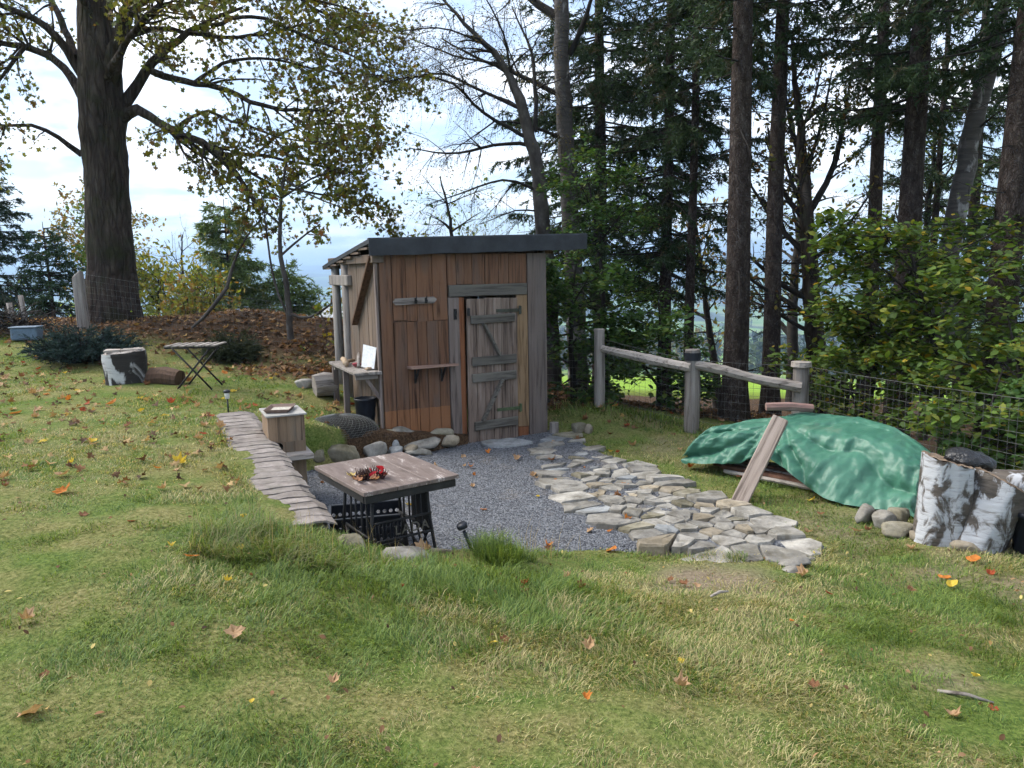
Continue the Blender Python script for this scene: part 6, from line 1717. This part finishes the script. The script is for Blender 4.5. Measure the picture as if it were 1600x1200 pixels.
for (y0, y1, dens, wmul) in ((1.9, 3.0, 11500, 1.0), (3.0, 4.4, 8800, 1.1), (4.4, 6.5, 5000, 1.35), (6.5, 9.5, 2000, 1.9), (9.5, 13.5, 750, 2.8)):
    area = (y1 ** 2 - y0 ** 2) * HALF
    n = int(area * dens)
    y = np.sqrt(r.uniform(y0 ** 2, y1 ** 2, n)); x = y * HALF * r.uniform(-1, 1, n)
    x += 0.0
    keep = ~in_any_block(x, y) & (r.random(n) > litter_mask(x, y) * .88) & (r.random(n) > soil_mask(x, y) * .8) & (y < 12.8) & ~((x > 1.0) & (y > 11.2 - .3 * x))
    x, y = x[keep], y[keep]
    L_ = grass_len(x, y) * r.uniform(.55, 1.35, len(x))
    dry = np.clip(.25 - (grass_len(x, y) - .045) * 9, -.6, .3) + .22 * (x > .9) * (y < 6) - .55 * np.exp(-((x - .05) / .95) ** 2 - ((y - 3.7) / .75) ** 2)
    long_ = np.clip((grass_len(x, y) - .06) * 12, 0, 1)
    W_ = (.0034 + .0012 * r.random(len(x))) * wmul
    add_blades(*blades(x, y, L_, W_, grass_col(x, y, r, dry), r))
# lone tussocks and tufts
for (tx, ty, tr, hl, n, lean_, cdark) in ((-1.6, 4.22, .3, .24, 1500, 1.15, 0), (-1.22, 4.12, .22, .19, 1000, 1.2, 0), (-.12, 4.70, .16, .26, 1000, .5, 1), (.02, 4.85, .11, .16, 450, .55, 1), (-.95, 4.2, .25, .12, 700, 1.2, 0), (1.62, 5.33, .08, .12, 260, .6, 1), (2.15, 5.0, .12, .09, 220, .7, 1), (.75, 4.15, .2, .09, 420, .8, 1), (-.6, 3.9, .3, .12, 700, 1.0, 1), (.4, 3.55, .35, .10, 800, .9, 1), (-.2, 3.3, .3, .09, 600, 1.0, 0), (1.9, 3.7, .2, .08, 350, .8, 1), (2.4, 4.3, .22, .08, 350, .8, 1), (.9, 3.1, .25, .08, 450, .9, 1)):
    a = r.uniform(0, 6.283, n); q = tr * np.sqrt(r.random(n)); x = tx + q * np.cos(a); y = ty + q * np.sin(a)
    col = grass_col(x, y, r, -.5 if cdark else .1)
    if not cdark: col = np.where(r.random((n, 1)) < .35, np.array([[.27, .25, .12]]) * r.uniform(.6, 1.1, (n, 1)), col)
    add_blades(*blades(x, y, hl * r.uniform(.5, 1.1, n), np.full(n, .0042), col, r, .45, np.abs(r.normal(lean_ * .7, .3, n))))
for (tx, ty, tr, n, hl) in ((.02, 4.98, .12, 26, .34), (.2, 5.1, .1, 14, .3), (-.9, 4.35, .3, 40, .28), (-1.55, 4.4, .25, 40, .26)):
    x = tx + r.normal(0, tr, n); y = ty + r.normal(0, tr * .5, n)
    add_blades(*blades(x, y, hl * r.uniform(.6, 1.1, n), np.full(n, .0035), np.array([[.34, .27, .15]]) * r.uniform(.7, 1.1, (n, 1)), r, .8, np.abs(r.normal(.2, .15, n))))
me = big_mesh('grass', np.concatenate(GV), np.concatenate(GF), np.concatenate(GC))
tag(link('grass', me, MT['grass']), 'short lawn grass with longer tufts along the gravel edge', 'grass', kind='stuff')
print('grass tris', sum(len(f) for f in GF))

# ---- leaf litter too thick to count: bank, fence side
n = 16000
y = r.uniform(9.3, 15.5, n); x = r.uniform(-11, 5.5, n)
k = (r.random(n) < litter_mask(x, y) * .9 + .02) & ~in_any_block(x, y)
x, y = x[k], y[k]
pos = np.stack([x, y, ground_z(x, y) + .012 + .03 * r.random(len(x))], -1)
PAL_LIT = [((.19, .10, .05), 4), ((.13, .07, .036), 4), ((.28, .17, .09), 2), ((.34, .22, .08), 1), ((.07, .04, .024), 4)]
o = leaf_cloud(pos, .105, MAPLE, PAL_LIT, r, 1.2, .25, None, 'leaf_litter', 'dead_leaf')
tag(o, 'brown leaf litter covering the bank and the ground under the trees', 'leaf litter', kind='stuff')
# small leaf scraps in the lawn
n = 900
y = np.sqrt(r.uniform(2.0 ** 2, 9.0 ** 2, n)); x = y * HALF * r.uniform(-1, 1, n)
k = ~in_any_block(x, y); x, y = x[k], y[k]
pos = np.stack([x, y, ground_z(x, y) + .022], -1)
o = leaf_cloud(pos, .028, OVAL, PAL_LIT + [((.42, .33, .12), 3)], r, 1.0, .2, None, 'leaf_scraps', 'dead_leaf')
tag(o, 'tiny scraps of dead leaf scattered through the lawn', 'leaf scraps', kind='stuff')
n = 520
y = r.uniform(5.2, 11.6, n); x = -1.6 - r.random(n) * (y * HALF - 1.4)
k = ~in_any_block(x, y) & (r.random(n) < .35 + .65 * fbm(x * .8, y * .8, 51)); x, y = x[k], y[k]
pos = np.stack([x, y, ground_z(x, y) + .03], -1)
o = leaf_cloud(pos, .085, MAPLE, PAL_LIT + [((.40, .27, .13), 4)], r, 1.2, .35, None, 'leaf_drift', 'dead_leaf')
tag(o, 'thin drift of brown leaves over the lawn left of the tiled wall', 'leaf drift', kind='stuff')
# ---- single fallen leaves
LC = {'tan': ((.36, .23, .13), 'tan leaf on the'), 'brown': ((.19, .09, .045), 'dark brown leaf on the'), 'orange': ((.45, .16, .035), 'orange leaf on the'), 'yellow': ((.55, .40, .06), 'yellow leaf on the'), 'red': ((.30, .07, .03), 'rust red leaf on the')}
protos = {}
for c_, (col, _) in LC.items():
    for v_ in range(4):
        kind_ = 'maple' if (c_ in ('tan', 'brown') or v_ % 2 == 0) else 'oval'
        me = leaf_mesh('fallen_leaf', kind_, 1.0, col, [.5, .9, 1.2, .3][v_], 500 + len(protos)); me.materials.append(MT['dead_leaf']); protos[(c_, v_)] = me
LM = [('folding table', -4.02, 9.6), ('birch stump', -5.08, 9.85), ('solar light', -3.12, 8.14), ('nest box', -2.23, 7.17), ('brown table', -.92, 5.2), ('shed door', -.2, 9.2), ('stone path', 1.3, 7.2), ('green tarpaulin', 2.4, 7.4), ('broken birch trunk', 3.4, 5.6), ('fence', 2.3, 9.8), ('tiled wall', -2.0, 6.0), ('blue spruce bush', -6.45, 11.3), ('grass tussock', -1.4, 4.4), ('lush grass patch', 0, 3.6), ('bare soil patch', 1.1, 4.6), ('shed bench', -2.1, 9.8), ('tilted solar light', -.3, 4.8)]
def drop(x, y, c_, size, where='lawn', label=None, lift=.018):
    o = bpy.data.objects.new('fallen_leaf', protos[(c_, rnd.randrange(4))]); COL.objects.link(o)
    z = YARD_Z + .012 if where == 'gravel' else gz(x, y) + lift
    o.location = (x, y, z); o.scale = (size, size, size)
    o.rotation_euler = (rnd.gauss(0, .25), rnd.gauss(0, .25), rnd.uniform(0, 6.28))
    if not label:
        nm, lx, ly = min(LM, key=lambda q: math.hypot(q[1] - x, q[2] - y))
        side = 'left of' if x < lx - .35 else 'right of' if x > lx + .35 else 'in front of' if y < ly else 'behind'
        label = ('big ' if size > .085 else 'small ') + LC[c_][1] + (' lawn ' if where == 'lawn' else ' gravel ') + side + ' the ' + nm
    tag(o, label, 'leaf', 'fallen leaves on the ' + where)
BIGL = [ # singled out in the photograph
 (-.99, 2.6, 'yellow', .04, 'bright yellow round leaf in the lawn at lower left'),
 (-1.24, 3.12, 'tan', .115, 'large curled tan leaf in the lawn below the grass tussock'),
 (-1.75, 2.5, 'tan', .12, 'long curled tan leaf at the lower left edge'),
 (-.73, 2.77, 'tan', .075, 'pale cream leaf on the green patch below the yard'),
 (.33, 3.3, 'tan', .085, 'upright brown leaf in the lush grass below the yard'),
 (.66, 2.9, 'tan', .09, 'long pale leaf lying right of the lush grass'),
 (.26, 2.75, 'orange', .05, 'vivid orange leaf in the lush grass at bottom centre'),
 (2.0, 3.1, 'yellow', .07, 'broad pale yellow leaf in the lawn at lower right'),
 (-1.75, 3.9, 'orange', .10, 'orange leaf left of the grass tussock'),
 (.33, 2.2, 'red', .05, 'rust red leaf at the bottom centre of the lawn'),
 (-1.72, 4.6, 'yellow', .09, 'yellow leaf in the lawn beside the near end of the tiled wall'),
 (-2.2, 3.2, 'tan', .09, 'curled tan leaf in the lawn at the left'),
]
for x, y, c_, s_, lab in BIGL: drop(x, y, c_, s_ * .85, 'lawn', lab, .03)
cnt = 0
while cnt < 245:
    y = math.sqrt(rnd.uniform(2.1 ** 2, 11.5 ** 2)); x = y * HALF * rnd.uniform(-1, 1)
    w_ = 1.0 if x < -1.2 and y > 5 else (.35 if y < 5 else .4)
    if rnd.random() > w_ or in_any_block(np.array([x]), np.array([y]))[0]: continue
    drop(x, y, rnd.choice(['tan', 'tan', 'tan', 'brown', 'brown', 'orange', 'yellow', 'red']), rnd.uniform(.06, .125) if y > 4.5 else rnd.uniform(.03, .07)); cnt += 1
cnt = 0
while cnt < 38:
    x, y = rnd.uniform(-2.2, 1.2), rnd.uniform(5.2, 9.2)
    if yard_sd(np.array([x]), np.array([y]))[0] > -.12: continue
    drop(x, y, rnd.choice(['tan', 'tan', 'orange', 'brown', 'yellow']), rnd.uniform(.045, .10), 'gravel'); cnt += 1

# ---- sticks dropped on the lawn
for (x, y, a, L_, lab) in ((1.15, 4.28, .5, .14, 'short grey stick lying on the bare soil below the stone path'), (1.75, 2.95, -.5, .2, 'thin brown stick lying in the lawn at lower right')):
    z0 = gz(x, y) + .02
    o = MB().tube([(x, y, z0), (x + .5 * L_ * math.cos(a), y + .5 * L_ * math.sin(a), z0 + .012), (x + L_ * math.cos(a), y + L_ * math.sin(a), z0)], [.008, .009, .005], 6, wob=.15).build('fallen_stick', MT['old_wood_h'], smooth=True)
    tag(o, lab, 'stick')
